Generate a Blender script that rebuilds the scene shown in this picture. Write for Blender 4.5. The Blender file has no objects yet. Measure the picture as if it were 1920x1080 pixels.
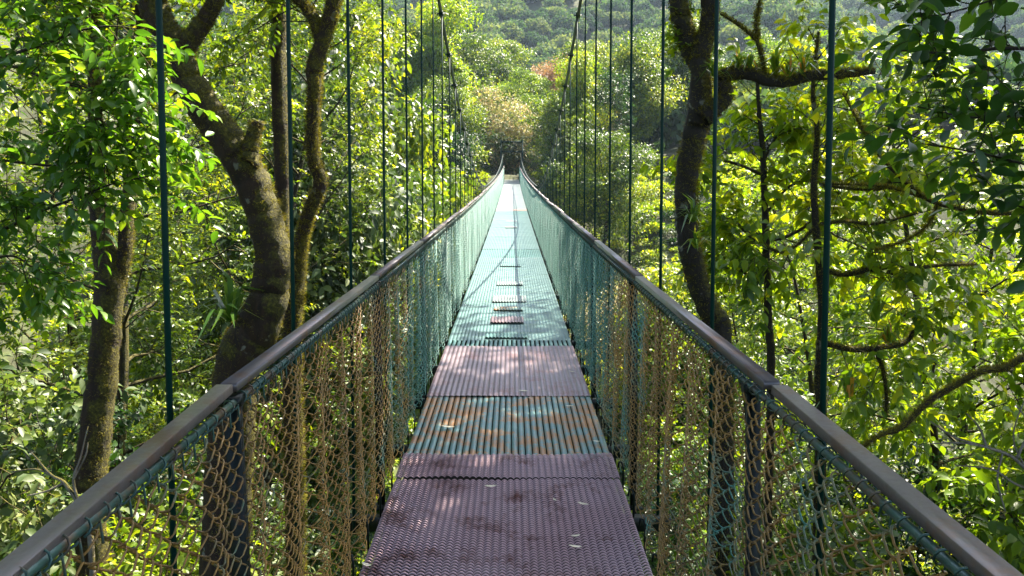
import bpy, math, random
import numpy as np
from mathutils import Vector, Matrix
R = math.radians
scene = bpy.context.scene
COL = scene.collection
rng = np.random.default_rng(7)
random.seed(7)

# ------------------------------------------------------------------ camera
PITCH = R(4.0); FPX = 1500.0; CAMX = 0.024
cam = bpy.data.cameras.new("camera"); cam.lens = 36.0*FPX/1920.0; cam.sensor_width = 36
cam.clip_start = 0.05; cam.clip_end = 5000
camo = bpy.data.objects.new("camera", cam); COL.objects.link(camo)
camo.location = (CAMX, 0, 0); camo.rotation_euler = (R(90)-PITCH, 0, 0)
scene.camera = camo
# ------------------------------------------------------------------ world, sun, exposure
SUN_EL, SUN_AZ = R(55), R(43)          # azimuth measured from +Y (along the bridge) to +X (right)
w = bpy.data.worlds.new("World"); scene.world = w; w.use_nodes = True
nt = w.node_tree; bg = nt.nodes['Background']
sky = nt.nodes.new('ShaderNodeTexSky'); sky.sky_type = 'NISHITA'; sky.sun_disc = False
sky.sun_elevation = SUN_EL; sky.sun_rotation = SUN_AZ; sky.air_density = 1.0; sky.dust_density = 2.5
nt.links.new(sky.outputs[0], bg.inputs[0]); bg.inputs[1].default_value = 0.10
sl = bpy.data.lights.new("sun", 'SUN'); sl.energy = 5.0; sl.angle = R(0.53); sl.color = (1.0, 0.91, 0.76)
so = bpy.data.objects.new("sun", sl); COL.objects.link(so)
sd = Vector((math.sin(SUN_AZ)*math.cos(SUN_EL), math.cos(SUN_AZ)*math.cos(SUN_EL), math.sin(SUN_EL)))
so.rotation_euler = sd.to_track_quat('Z', 'Y').to_euler(); so.location = (30, 20, 60)
scene.view_settings.view_transform = 'Standard'; scene.view_settings.look = 'None'
scene.view_settings.exposure = 2.4; scene.view_settings.gamma = 1.0
cy = scene.cycles
cy.max_bounces = 8; cy.diffuse_bounces = 2; cy.glossy_bounces = 2; cy.transmission_bounces = 3
cy.transparent_max_bounces = 4; cy.volume_bounces = 0; cy.use_denoising = True
cy.caustics_reflective = False; cy.caustics_refractive = False

cp, sp_ = math.cos(PITCH), math.sin(PITCH)
def P(px, py, d):
    """world point of the place seen at photo pixel (px, py), d metres ahead"""
    xc = (px-960)/FPX*d; yc = (540-py)/FPX*d
    return np.array((CAMX+xc, d*cp+yc*sp_, yc*cp-d*sp_))
def deck_at(d):
    yc = -1.623+.1415*d+.00028*d*d
    return np.array((0, d*cp+yc*sp_, yc*cp-d*sp_))
DX = CAMX
def slope_at(d):
    a = deck_at(d+.2)-deck_at(d-.2); return math.atan2(a[2], a[1])

# ------------------------------------------------------------------ helpers
def tag(o, label=None, cat=None, group=None, kind=None):
    if label: o['label'] = label
    if cat: o['category'] = cat
    if group: o['group'] = group
    if kind: o['kind'] = kind
    return o
def empty(name, loc=(0, 0, 0), rz=0.0, label=None, cat=None, group=None):
    o = bpy.data.objects.new(name, None); COL.objects.link(o); o.location = loc
    o.rotation_euler = (0, 0, rz); o.empty_display_size = .3
    return tag(o, label, cat, group)
def obj(name, me, mat=None, parent=None, loc=None, rot=None):
    if mat is not None and len(me.materials) == 0: me.materials.append(mat)
    o = bpy.data.objects.new(name, me); COL.objects.link(o)
    if parent is not None: o.parent = parent
    if loc is not None: o.location = loc
    if rot is not None: o.rotation_euler = rot
    return o
def np_mesh(name, V, F, rnd=None, smooth=False):
    """V (n,3); F list of arrays (m,k) of faces; rnd list of (m,) values per face array"""
    me = bpy.data.meshes.new(name)
    V = np.asarray(V, np.float32)
    F = [np.asarray(f, np.int32) for f in F if len(f)]
    me.vertices.add(len(V)); me.vertices.foreach_set('co', V.ravel())
    tot = np.concatenate([np.full(len(f), f.shape[1], np.int32) for f in F])
    loops = np.concatenate([f.ravel() for f in F])
    me.loops.add(len(loops)); me.loops.foreach_set('vertex_index', loops)
    me.polygons.add(len(tot))
    st = np.concatenate(([0], np.cumsum(tot)[:-1])).astype(np.int32)
    me.polygons.foreach_set('loop_start', st); me.polygons.foreach_set('loop_total', tot)
    if smooth: me.polygons.foreach_set('use_smooth', np.ones(len(tot), bool))
    me.update(calc_edges=True); me.validate()
    if rnd is not None:
        a = me.attributes.new('rnd', 'FLOAT', 'FACE'); a.data.foreach_set('value', np.concatenate(rnd).astype(np.float32))
    return me
class MB:
    def __init__(s): s.v = []; s.f3 = []; s.f4 = []; s.n = 0
    def add(s, V, F4=None, F3=None):
        V = np.asarray(V, float)
        if F4 is not None and len(F4): s.f4.append(np.asarray(F4)+s.n)
        if F3 is not None and len(F3): s.f3.append(np.asarray(F3)+s.n)
        s.v.append(V); s.n += len(V)
    def box(s, c, h, M=None):
        c = np.array(c, float); h = np.array(h, float)
        V = np.array([[x, y, z] for x in (-1, 1) for y in (-1, 1) for z in (-1, 1)], float)*h
        if M is not None: V = V @ np.array(M).T
        s.add(V+c, [[0, 1, 3, 2], [4, 6, 7, 5], [0, 4, 5, 1], [2, 3, 7, 6], [0, 2, 6, 4], [1, 5, 7, 3]])
    def bevbox(s, c, h, b):
        """box with chamfered long edges, long axis y"""
        hx, hy, hz = h
        prof = [(-hx+b, -hz), (hx-b, -hz), (hx, -hz+b), (hx, hz-b), (hx-b, hz), (-hx+b, hz), (-hx, hz-b), (-hx, -hz+b)]
        V = [(x, y, z) for y in (-hy, hy) for x, z in prof]
        F = [[i, (i+1) % 8, 8+(i+1) % 8, 8+i] for i in range(8)]
        F += [[0, 7, 6, 5], [0, 5, 4, 1], [1, 4, 3, 2], [8, 13, 14, 15], [8, 9, 12, 13], [9, 10, 11, 12]]
        s.add(np.array(V)+np.array(c), F)
    def tube(s, pts, rad, sides=6, cap=True):
        pts = np.asarray(pts, float); n = len(pts)
        rad = np.broadcast_to(np.asarray(rad, float), (n,))
        T = np.gradient(pts, axis=0); T /= np.linalg.norm(T, axis=1)[:, None]+1e-9
        up = np.array((0, 0, 1.)) if abs(T[:, 2]).mean() < .8 else np.array((0, 1., 0.001))
        A = np.cross(T, up); A /= np.linalg.norm(A, axis=1)[:, None]+1e-9
        B = np.cross(T, A)
        a = np.arange(sides)*2*np.pi/sides
        ring = (np.cos(a)[None, :, None]*A[:, None, :]+np.sin(a)[None, :, None]*B[:, None, :])*rad[:, None, None]
        V = (pts[:, None, :]+ring).reshape(-1, 3)
        i = np.arange(n-1)[:, None]*sides; j = np.arange(sides)[None, :]; k = (j+1) % sides
        F = np.stack([i+j, i+k, i+sides+k, i+sides+j], -1).reshape(-1, 4)
        F3 = []
        if cap:
            for q in range(1, sides-1): F3.append([0, q+1, q]); F3.append([(n-1)*sides, (n-1)*sides+q, (n-1)*sides+q+1])
        s.add(V, F, F3 or None)
    def mesh(s, name, smooth=False, rnd=False):
        F = []
        if s.f4: F.append(np.concatenate(s.f4))
        if s.f3: F.append(np.concatenate(s.f3))
        return np_mesh(name, np.concatenate(s.v), F, smooth=smooth)

# ------------------------------------------------------------------ materials
def newmat(name):
    m = bpy.data.materials.new(name); m.use_nodes = True; nt = m.node_tree
    for n in list(nt.nodes): nt.nodes.remove(n)
    out = nt.nodes.new('ShaderNodeOutputMaterial'); b = nt.nodes.new('ShaderNodeBsdfPrincipled')
    nt.links.new(b.outputs[0], out.inputs[0])
    return m, nt, b, out
def ramp(nt, stops, src=None, interp='LINEAR'):
    r = nt.nodes.new('ShaderNodeValToRGB'); r.color_ramp.interpolation = interp
    e = r.color_ramp.elements
    while len(e) < len(stops): e.new(.5)
    for i, (p, c) in enumerate(stops):
        e[i].position = p; e[i].color = (*c, 1) if len(c) == 3 else c
    if src is not None: nt.links.new(src, r.inputs[0])
    return r
def noise(nt, scale, detail=4, rough=.6, vec=None, dist=0):
    n = nt.nodes.new('ShaderNodeTexNoise'); n.inputs['Scale'].default_value = scale
    n.inputs['Detail'].default_value = detail; n.inputs['Roughness'].default_value = rough
    n.inputs['Distortion'].default_value = dist
    if vec is not None: nt.links.new(vec, n.inputs['Vector'])
    return n
def texco(nt, kind='Object'):
    return nt.nodes.new('ShaderNodeTexCoord').outputs[kind]
def geom(nt, kind='Position'):
    return nt.nodes.new('ShaderNodeNewGeometry').outputs[kind]
def mathn(nt, op, a, b=None, c=None):
    n = nt.nodes.new('ShaderNodeMath'); n.operation = op
    for i, v in enumerate((a, b, c)):
        if v is None: continue
        if isinstance(v, (int, float)): n.inputs[i].default_value = v
        else: nt.links.new(v, n.inputs[i])
    return n.outputs[0]
def mixc(nt, fac, a, b, mode='MIX'):
    n = nt.nodes.new('ShaderNodeMix'); n.data_type = 'RGBA'; n.blend_type = mode
    for i, v in ((0, fac), (6, a), (7, b)):
        if isinstance(v, (int, float)): n.inputs[i].default_value = v
        elif isinstance(v, tuple): n.inputs[i].default_value = (*v, 1)
        else: nt.links.new(v, n.inputs[i])
    return n.outputs[2]
def bump(nt, b, h, strength=.5, dist=.01):
    n = nt.nodes.new('ShaderNodeBump'); n.inputs['Strength'].default_value = strength
    n.inputs['Distance'].default_value = dist
    nt.links.new(h, n.inputs['Height']); nt.links.new(n.outputs[0], b.inputs['Normal'])

def leaf_mat(name, stops, trans, tfac=.45, rough=.38, objvar=.0):
    """leaf colour varies from leaf to leaf (face attribute) and a little with position"""
    m, nt, b, out = newmat(name)
    at = nt.nodes.new('ShaderNodeAttribute'); at.attribute_name = 'rnd'
    n = noise(nt, .45, 2, .5, geom(nt))
    f = mathn(nt, 'ADD', at.outputs['Fac'], mathn(nt, 'MULTIPLY', mathn(nt, 'SUBTRACT', n.outputs[0], .5), .9))
    oi = nt.nodes.new('ShaderNodeObjectInfo')
    f = mathn(nt, 'ADD', f, mathn(nt, 'MULTIPLY', mathn(nt, 'SUBTRACT', oi.outputs['Random'], .5), objvar))
    r = ramp(nt, stops, f)
    nt.links.new(r.outputs[0], b.inputs['Base Color'])
    b.inputs['Roughness'].default_value = rough; b.inputs['Specular IOR Level'].default_value = .5
    t = nt.nodes.new('ShaderNodeBsdfTranslucent')
    tc = mixc(nt, 1.0, r.outputs[0], trans, 'MULTIPLY'); nt.links.new(tc, t.inputs[0])
    mx = nt.nodes.new('ShaderNodeMixShader'); mx.inputs[0].default_value = tfac
    nt.links.new(b.outputs[0], mx.inputs[1]); nt.links.new(t.outputs[0], mx.inputs[2])
    nt.links.new(mx.outputs[0], out.inputs[0])
    return m
LM = {
 'bright': leaf_mat('leaf_bright', [(0, (.026, .060, .006)), (.3, (.075, .15, .008)), (.65, (.17, .26, .010)), (1, (.38, .40, .018))], (1.9, 1.7, .6), .5, .40),
 'green':  leaf_mat('leaf_green', [(0, (.010, .028, .005)), (.35, (.042, .088, .008)), (.7, (.13, .20, .010)), (1, (.32, .34, .016))], (1.9, 1.7, .6), .45, .40),
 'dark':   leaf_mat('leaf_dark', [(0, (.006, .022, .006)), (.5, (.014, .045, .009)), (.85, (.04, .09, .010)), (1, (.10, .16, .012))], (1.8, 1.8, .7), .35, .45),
 'grey':   leaf_mat('leaf_grey', [(0, (.018, .040, .012)), (.5, (.05, .09, .022)), (.85, (.12, .16, .04)), (1, (.22, .25, .07))], (1.7, 1.7, .8), .35, .5),
 'shade':  leaf_mat('leaf_oval', [(0, (.010, .034, .008)), (.5, (.024, .068, .012)), (.85, (.055, .12, .014)), (1, (.12, .20, .016))], (2.0, 2.0, .8), .45, .42),
 'fresh':  leaf_mat('leaf_fresh', [(0, (.012, .036, .006)), (.4, (.035, .095, .010)), (.75, (.08, .175, .014)), (1, (.20, .29, .018))], (1.9, 1.9, .7), .45, .36),
 'moss':   leaf_mat('moss', [(0, (.05, .034, .005)), (.5, (.12, .10, .008)), (1, (.30, .27, .015))], (1.5, 1.5, .8), .3, .8),
 'dry':    leaf_mat('leaf_dry', [(0, (.07, .10, .02)), (.3, (.17, .21, .05)), (.55, (.30, .28, .12)), (.75, (.36, .25, .15)), (1, (.24, .30, .07))], (1.5, 1.4, 1.0), .35, .5),
 'orange': leaf_mat('leaf_orange', [(0, (.14, .085, .05)), (.5, (.30, .17, .07)), (.8, (.40, .24, .08)), (1, (.22, .22, .06))], (1.5, 1.3, 1.0), .3, .6),
 'far':    leaf_mat('leaf_far', [(0, (.018, .042, .016)), (.4, (.035, .078, .02)), (.75, (.07, .12, .028)), (1, (.14, .17, .045))], (1.6, 1.6, 1.0), .35, .9, objvar=.9),
 'brom':   leaf_mat('leaf_bromeliad', [(0, (.05, .12, .02)), (.6, (.12, .22, .02)), (.9, (.30, .34, .03)), (1, (.42, .20, .03))], (2.2, 2.0, 1.0), .4, .35),
}
def bark_mat(name, c1, c2, moss_amt=.5):
    m, nt, b, out = newmat(name)
    pos = geom(nt)
    mp = nt.nodes.new('ShaderNodeMapping'); mp.inputs['Scale'].default_value = (1, 1, .35); nt.links.new(pos, mp.inputs[0])
    n = noise(nt, 16, 8, .7, mp.outputs[0], .6)
    col = ramp(nt, [(.30, c1), (.62, c2), (.78, tuple(min(1, x*1.9) for x in c2))], n.outputs[0])
    nz = nt.nodes.new('ShaderNodeSeparateXYZ'); nt.links.new(geom(nt, 'Normal'), nz.inputs[0])
    n2 = noise(nt, 3.1, 6, .7, pos)
    side = mathn(nt, 'ADD', mathn(nt, 'MULTIPLY', nz.outputs[2], .35), mathn(nt, 'MULTIPLY', nz.outputs[0], .22))
    f = mathn(nt, 'ADD', mathn(nt, 'ADD', n2.outputs[0], side), moss_amt-1.0)
    fr = ramp(nt, [(.0, (0, 0, 0)), (.09, (1, 1, 1))], f)
    n3 = noise(nt, 40, 5, .7, pos)
    mc = ramp(nt, [(.3, (.016, .014, .003)), (.5, (.060, .052, .006)), (.7, (.19, .165, .014))], n3.outputs[0])
    lich = noise(nt, 6, 3, .5, pos)
    lf = ramp(nt, [(.66, (0, 0, 0)), (.69, (1, 1, 1))], lich.outputs[0])
    c = mixc(nt, mathn(nt, 'MULTIPLY', lf.outputs[0], .6), col.outputs[0], (.25, .25, .2))
    c = mixc(nt, fr.outputs[0], c, mc.outputs[0])
    nt.links.new(c, b.inputs['Base Color']); b.inputs['Roughness'].default_value = .85
    hh = mathn(nt, 'ADD', n.outputs[0], mathn(nt, 'MULTIPLY', n3.outputs[0], fr.outputs[0]))
    bump(nt, b, hh, .8, .035)
    return m
BARK = bark_mat('bark_mossy', (.007, .0035, .002), (.036, .016, .008), .46)
BARKD = bark_mat('bark_dark', (.006, .0045, .003), (.022, .014, .008), .38)
BARKL = bark_mat('bark_pale', (.10, .08, .06), (.26, .22, .18), .35)

def rust_paint(name, paint, paint2, lo, hi, rough=.4, metal=.0, scale=9, rustc=((.05, .020, .010), (.24, .095, .022)), grad=None, spec=.5):
    """painted steel with rust blooming through; grad = (y0, y1): rust share falls along the bridge"""
    m, nt, b, out = newmat(name)
    pos = geom(nt)
    n = noise(nt, scale, 6, .65, pos); n2 = noise(nt, scale*7, 4, .7, pos); n3 = noise(nt, scale*.28, 3, .5, pos)
    pc = mixc(nt, n3.outputs[0], paint, paint2)
    rc = ramp(nt, [(.30, rustc[0]), (.62, rustc[1])], mathn(nt, 'ADD', mathn(nt, 'MULTIPLY', n2.outputs[0], .45), mathn(nt, 'MULTIPLY', n3.outputs[0], .55)))
    v = mathn(nt, 'ADD', mathn(nt, 'MULTIPLY', n.outputs[0], .75), mathn(nt, 'MULTIPLY', n2.outputs[0], .25))
    if grad:
        s = nt.nodes.new('ShaderNodeSeparateXYZ'); nt.links.new(pos, s.inputs[0])
        mr = nt.nodes.new('ShaderNodeMapRange'); nt.links.new(s.outputs[1], mr.inputs[0])
        for i, x in enumerate((grad[0], grad[1], .11, -.26)): mr.inputs[i+1].default_value = x
        v = mathn(nt, 'ADD', v, mr.outputs[0])
    f = ramp(nt, [(lo, (0, 0, 0)), (hi, (1, 1, 1))], v)
    c = mixc(nt, f.outputs[0], pc, rc.outputs[0])
    nt.links.new(c, b.inputs['Base Color']); b.inputs['Metallic'].default_value = metal
    rr = mathn(nt, 'ADD', mathn(nt, 'MULTIPLY', n2.outputs[0], .25), rough-.12); nt.links.new(rr, b.inputs['Roughness'])
    b.inputs['Specular IOR Level'].default_value = spec
    bump(nt, b, v, .25, .002)
    return m
M_RAIL = rust_paint('rail_paint', (.075, .07, .075), (.17, .14, .135), .50, .62, .36, .35, 9, ((.06, .035, .03), (.17, .10, .07)))
M_POST = rust_paint('post_paint', (.002, .006, .005), (.004, .009, .008), .60, .7, .5, 0, 8, spec=.25)
M_HANG = rust_paint('hanger_paint', (.002, .020, .015), (.003, .030, .023), .70, .8, .45, 0, 8, spec=.12)
M_CABLE = rust_paint('cable_steel', (.03, .05, .045), (.07, .075, .07), .6, .7, .45, .5, 12)
M_NET = rust_paint('netting_paint', (.02, .11, .088), (.085, .27, .215), .46, .58, .42, 0, 2.6, ((.028, .024, .012), (.40, .205, .034)), (3.2, 8.5))
M_DECKA = rust_paint('grating_oxide', (.26, .13, .14), (.56, .42, .46), .52, .66, .36, .4, 5, ((.06, .022, .020), (.16, .05, .035)))
M_DECKB = rust_paint('grating_teal_rust', (.06, .15, .14), (.12, .23, .215), .47, .56, .42, .2, 7, ((.13, .07, .025), (.38, .18, .045)))
M_DECKC = rust_paint('grating_rose', (.15, .095, .105), (.30, .25, .27), .50, .66, .36, .35, 4, ((.13, .06, .06), (.22, .10, .09)))
M_DECKE = rust_paint('grating_pale_teal', (.045, .115, .11), (.11, .19, .18), .62, .76, .40, .3, 2.2, ((.20, .14, .12), (.34, .20, .14)))
M_DECKD = rust_paint('grating_dark_teal', (.05, .14, .13), (.08, .19, .18), .58, .70, .40, .2, 6)
M_DECKG = rust_paint('grating_grey', (.13, .17, .17), (.22, .25, .25), .62, .76, .40, .3, 3)

# ------------------------------------------------------------------ leaves and branches
def leaf_template(kind):
    if kind == 'fine':      # 5 stations, folded on the midrib, drooping tip
        t = np.array([0, .22, .5, .78, 1.0]); wd = np.array([0, .19, .25, .15, 0])
        dr = -.22*t**2
        mid = np.stack([0*t, t, dr], 1)
        L = np.stack([-wd[1:4], t[1:4]+.0, dr[1:4]+.10*wd[1:4]/.25], 1); Rr = L*np.array((-1, 1, 1))
        V = np.concatenate([mid, L, Rr])
        T = [[0, 1, 5], [3, 4, 7], [0, 8, 1], [3, 10, 4]]
        Q = [[1, 2, 6, 5], [2, 3, 7, 6], [1, 8, 9, 2], [2, 9, 10, 3]]
        return V, np.array(Q), np.array(T)
    if kind == 'mid':
        V = np.array([[0, 0, 0], [0, .52, -.03], [0, 1, -.24], [-.21, .3, .05], [-.22, .66, -.03], [.21, .3, .05], [.22, .66, -.03]])
        return V, np.array([[0, 1, 4, 3], [0, 5, 6, 1]]), np.array([[1, 2, 4], [1, 6, 2]])
    if kind == 'blade':
        V = np.array([[-.04, 0, 0], [.04, 0, 0], [.045, .5, .16], [-.045, .5, .16], [0, 1, -.02]])
        return V, np.array([[0, 1, 2, 3]]), np.array([[3, 2, 4]])
    if kind == 'clump':     # far canopy: one bent leafy facet
        V = np.array([[0, 0, 0], [-.5, .4, .08], [.45, .35, .1], [0, 1, -.1]])
        return V, np.array([[0, 2, 3, 1]]), np.zeros((0, 3), int)
def unit(a): return a/(np.linalg.norm(a, axis=-1, keepdims=True)+1e-9)
def place_leaves(Pn, D, U, S, rnd, kind):
    """Pn base, D direction, U up hint, S length, all (n,..)"""
    V, Q, T = leaf_template(kind)
    D = unit(D); X = unit(np.cross(D, U)); N = np.cross(X, D)
    W = Pn[:, None, :]+S[:, None, None]*(V[None, :, 0:1]*X[:, None, :]+V[None, :, 1:2]*D[:, None, :]+V[None, :, 2:3]*N[:, None, :])
    n, k = len(Pn), len(V); off = (np.arange(n)*k)[:, None, None]
    F = []; r = []
    if len(Q): F.append((Q[None]+off).reshape(-1, 4)); r.append(np.repeat(rnd, len(Q)))
    if len(T): F.append((T[None]+off).reshape(-1, 3)); r.append(np.repeat(rnd, len(T)))
    return W.reshape(-1, 3), F, r
class Foliage:
    def __init__(s): s.tw = []   # twigs: start, dir, length
    def twig(s, a, d, l): s.tw.append((*a, *d, l))
    def mesh(s, name, g, leaf=.12, per=12, kind='mid', droop=.35, spread=1.0, base=.3, flat=.5):
        A = np.array(s.tw); n = len(A)
        t = np.linspace(.12, 1, per)[None, :]+g.normal(0, .03, (n, per))
        S0 = A[:, None, 0:3]; D0 = unit(A[:, 3:6])[:, None, :]; L = A[:, 6][:, None, None]
        pos = S0+D0*L*t[..., None]; pos[..., 2] -= .12*(L[..., 0]*t**2)*1.0
        sgn = np.where(np.arange(per) % 2 == 0, 1., -1.)[None, :, None]
        side = unit(np.cross(A[:, 3:6], np.array((0, 0, 1.))+g.normal(0, .35, (n, 3))))[:, None, :]
        D = D0*(.35+.5*t[..., None])+side*sgn*spread+g.normal(0, .28, (n, per, 3)); D[..., 2] -= droop
        U = np.array((0, 0, 1.))[None, None]*flat*2+g.normal(0, .45, (n, per, 3))
        sz = leaf*(.62+.55*g.random((n, per)))*(1-.25*np.abs(t-.6))
        rr = np.clip(.15+.7*g.random((n, 1))*.6+.45*g.random((n, per))-.05, 0, 1)
        W, F, r = place_leaves(pos.reshape(-1, 3), D.reshape(-1, 3), U.reshape(-1, 3), sz.ravel(), rr.ravel(), kind)
        # twigs stems belong to the wood mesh
        return np_mesh(name, W, F, r)
def curve(a, d, L, g, n=6, up=.25, wob=.12):
    """polyline from a heading d"""
    p = [np.array(a, float)]; d = np.array(d, float); d /= np.linalg.norm(d)
    for i in range(n):
        d = d+g.normal(0, wob, 3)+np.array((0, 0, up/n)); d /= np.linalg.norm(d)
        p.append(p[-1]+d*L/n)
    return np.array(p)
def samp(pl, t):
    x = t*(len(pl)-1); i = min(int(x), len(pl)-2); f = x-i
    return pl[i]*(1-f)+pl[i+1]*f, pl[i+1]-pl[i]
def dress(wood, fol, pl, r0, g, nsec=6, seclen=.9, ntw=5, twl=.5, t0=.25, side_up=.15, thin=1.0):
    """secondaries and twigs on a limb polyline"""
    for j in range(nsec):
        t = t0+(1-t0)*(j+g.random()*.6)/nsec; t = min(t, .98)
        q, d = samp(pl, t); d = d/np.linalg.norm(d)
        s = g.normal(0, 1, 3); s -= d*np.dot(s, d); s /= np.linalg.norm(s)
        dd = d*.55+s*.8+np.array((0, 0, side_up))
        L = seclen*(.6+.7*g.random())*(1.1-.4*t)
        sec = curve(q, dd, L, g, 4, .1, .16)
        wood.tube(sec, np.linspace(r0*.3*thin+.003, .003, len(sec)), 3, False)
        for k in range(ntw):
            tt = .25+.75*(k+g.random()*.5)/ntw
            q2, d2 = samp(sec, min(tt, .99)); d2 = d2/np.linalg.norm(d2)
            s2 = g.normal(0, 1, 3); s2 -= d2*np.dot(s2, d2); s2 /= np.linalg.norm(s2)
            dr = d2*.6+s2*.75; l = twl*(.6+.7*g.random())
            fol.twig(q2, dr, l)
            e = q2+dr/np.linalg.norm(dr)*l*.9; e[2] -= .1*l
            wood.tube([q2, (q2+e)/2+np.array((0, 0, .02*l)), e], [.0035, .0025, .0015], 3, False)
    fol.twig(pl[-1], pl[-1]-pl[-2], twl)
def smooth_path(pts, rad, n=8, g=None, wob=0.0):
    """Catmull-Rom through control points"""
    pts = np.array(pts, float); rad = np.array(rad, float)
    Pp = np.vstack([2*pts[0]-pts[1], pts, 2*pts[-1]-pts[-2]]); Rp = np.concatenate([[rad[0]], rad, [rad[-1]]])
    o = []; r = []
    for i in range(1, len(Pp)-2):
        for k in range(n):
            t = k/n
            a, b, c, d = Pp[i-1], Pp[i], Pp[i+1], Pp[i+2]
            o.append(.5*((2*b)+(-a+c)*t+(2*a-5*b+4*c-d)*t*t+(-a+3*b-3*c+d)*t**3)); r.append(Rp[i]*(1-t)+Rp[i+1]*t)
    o.append(pts[-1]); r.append(rad[-1])
    o = np.array(o); r = np.array(r)
    if g is not None and wob: o = o+g.normal(0, wob, o.shape)*r[:, None]
    return o, r
def bark_tube(mb, pts, rad, g, sides=14, lump=.14):
    """tube with lumpy bark"""
    pts = np.asarray(pts); n = len(pts)
    m2 = MB(); m2.tube(pts, rad, sides)
    V = m2.v[0].reshape(n, sides, 3); c = pts[:, None, :]
    a = np.arange(sides)/sides*2*np.pi; h = np.cumsum(np.r_[0, np.linalg.norm(np.diff(pts, axis=0), axis=1)])
    ph = g.random(6)*6.28
    k = 1+lump*(np.sin(2*a[None]+1.1*h[:, None]+ph[0])*.6+np.sin(3*a[None]-1.9*h[:, None]+ph[1])*.45+np.sin(5*a[None]+2.6*h[:, None]+ph[2])*.3+np.sin(a[None]+2.1*h[:, None]+ph[3])*.3)
    k += g.normal(0, lump*.16, k.shape)
    V = c+(V-c)*k[..., None]
    mb.add(V.reshape(-1, 3), m2.f4[0], m2.f3[0])
def moss_on(paths, g, n=3000, size=.035, bias=(.35, -.1, .8), thr=-.1, name='moss'):
    PP = []; DD = []
    tot = sum(np.linalg.norm(np.diff(p, axis=0), axis=1).sum() for p, r in paths)
    for p, r in paths:
        L = np.linalg.norm(np.diff(p, axis=0), axis=1); m = int(n*L.sum()/tot)
        cs = np.r_[0, np.cumsum(L)]; s = g.random(m)*cs[-1]
        i = np.clip(np.searchsorted(cs, s)-1, 0, len(L)-1); f = ((s-cs[i])/L[i])[:, None]
        q = p[i]*(1-f)+p[i+1]*f; rr = r[i]*(1-f[:, 0])+r[i+1]*f[:, 0]; T = unit(p[i+1]-p[i])
        v = g.normal(0, 1, (m, 3)); v -= T*(v*T).sum(1)[:, None]; v = unit(v)
        pat = np.sin(s*5.1)*.35+np.sin(s*11.7+1)*.25
        keep = (v*np.array(bias)).sum(1)+pat+g.normal(0, .25, m) > thr
        PP.append((q+v*rr[:, None]*.97)[keep]); DD.append(v[keep])
    PP = np.concatenate(PP); DD = np.concatenate(DD); m = len(PP)
    D = DD+g.normal(0, .6, (m, 3)); U = g.normal(0, 1, (m, 3))
    W, F, r = place_leaves(PP, D, U, size*(.5+g.random(m)), g.random(m), 'blade')
    W2 = W
    return np_mesh(name, W2, F, r)

# ------------------------------------------------------------------ terrain
DE = deck_at(68.7)
def sst(a, b, x): t = np.clip((x-a)/(b-a), 0, 1); return t*t*(3-2*t)
def H(x, y):
    x = np.asarray(x, float); y = np.asarray(y, float)
    near = -1.9-7.0*sst(-6, 9, y)-4.5*sst(8, 34, y)
    far = (DE[2]+.2+13.6)*sst(38, 71, y)
    z = near+far+np.maximum(0, y-71)*.16
    z = z+np.maximum(0, y-170)*.26+18*sst(330, 620, y)*1.0
    z = z+.30*np.maximum(0, -x-7)*(1-sst(90, 200, y))+.10*np.maximum(0, x-12)*(1-sst(90, 200, y))
    amp = .4+.03*np.clip(y, 0, 500)
    z = z+amp*(np.sin(x*.031+y*.017+1)*.7+np.sin(x*.067-y*.041)*.5+np.sin(x*.013+2.2)*.9)*sst(75, 160, y)
    z = z+.25*np.sin(x*.9+y*.5)+.2*np.sin(x*.5-y*1.1)
    flat = (1-sst(1.2, 4, np.abs(x)))*(sst(69.5, 72, y)*(1-sst(80, 90, y)))
    z = z*(1-flat)+(DE[2]-.05)*flat
    return z
gx = np.concatenate([np.linspace(-700, -60, 60), np.linspace(-58, 58, 117), np.linspace(60, 700, 60)])
gy = np.concatenate([np.linspace(-60, -12, 10), np.linspace(-10, 110, 121), np.linspace(114, 900, 110)])
X, Y = np.meshgrid(gx, gy); Z = H(X, Y)
nx, ny = len(gx), len(gy)
ii = (np.arange(ny-1)[:, None]*nx+np.arange(nx-1)[None, :]).ravel()
tm = np_mesh('ground', np.stack([X, Y, Z], -1).reshape(-1, 3), [np.stack([ii, ii+1, ii+nx+1, ii+nx], 1)], smooth=True)
m, nt, b, out = newmat('forest_floor')
n = noise(nt, 1.3, 8, .7, geom(nt)); r = ramp(nt, [(.3, (.018, .016, .008)), (.5, (.045, .05, .014)), (.65, (.07, .09, .02)), (.8, (.12, .10, .05))], n.outputs[0])
nt.links.new(r.outputs[0], b.inputs['Base Color']); b.inputs['Roughness'].default_value = .95; bump(nt, b, n.outputs[0], 1, .1)
tag(obj('ground', tm, m), kind='structure')

# ------------------------------------------------------------------ bridge
bridge = empty('suspension_bridge', tuple(deck_at(0)), 0, 'long narrow hanging footbridge of green and rusty steel with grated deck and wire netting sides', 'footbridge')
bo = np.array(bridge.location)
HW = .595      # half deck width
def bp(name, me, mat, par=bridge, loc=(0, 0, 0), rot=None):
    return obj(name, me, mat, par, tuple(np.array(loc)-bo) if par is bridge else loc, rot)
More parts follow.
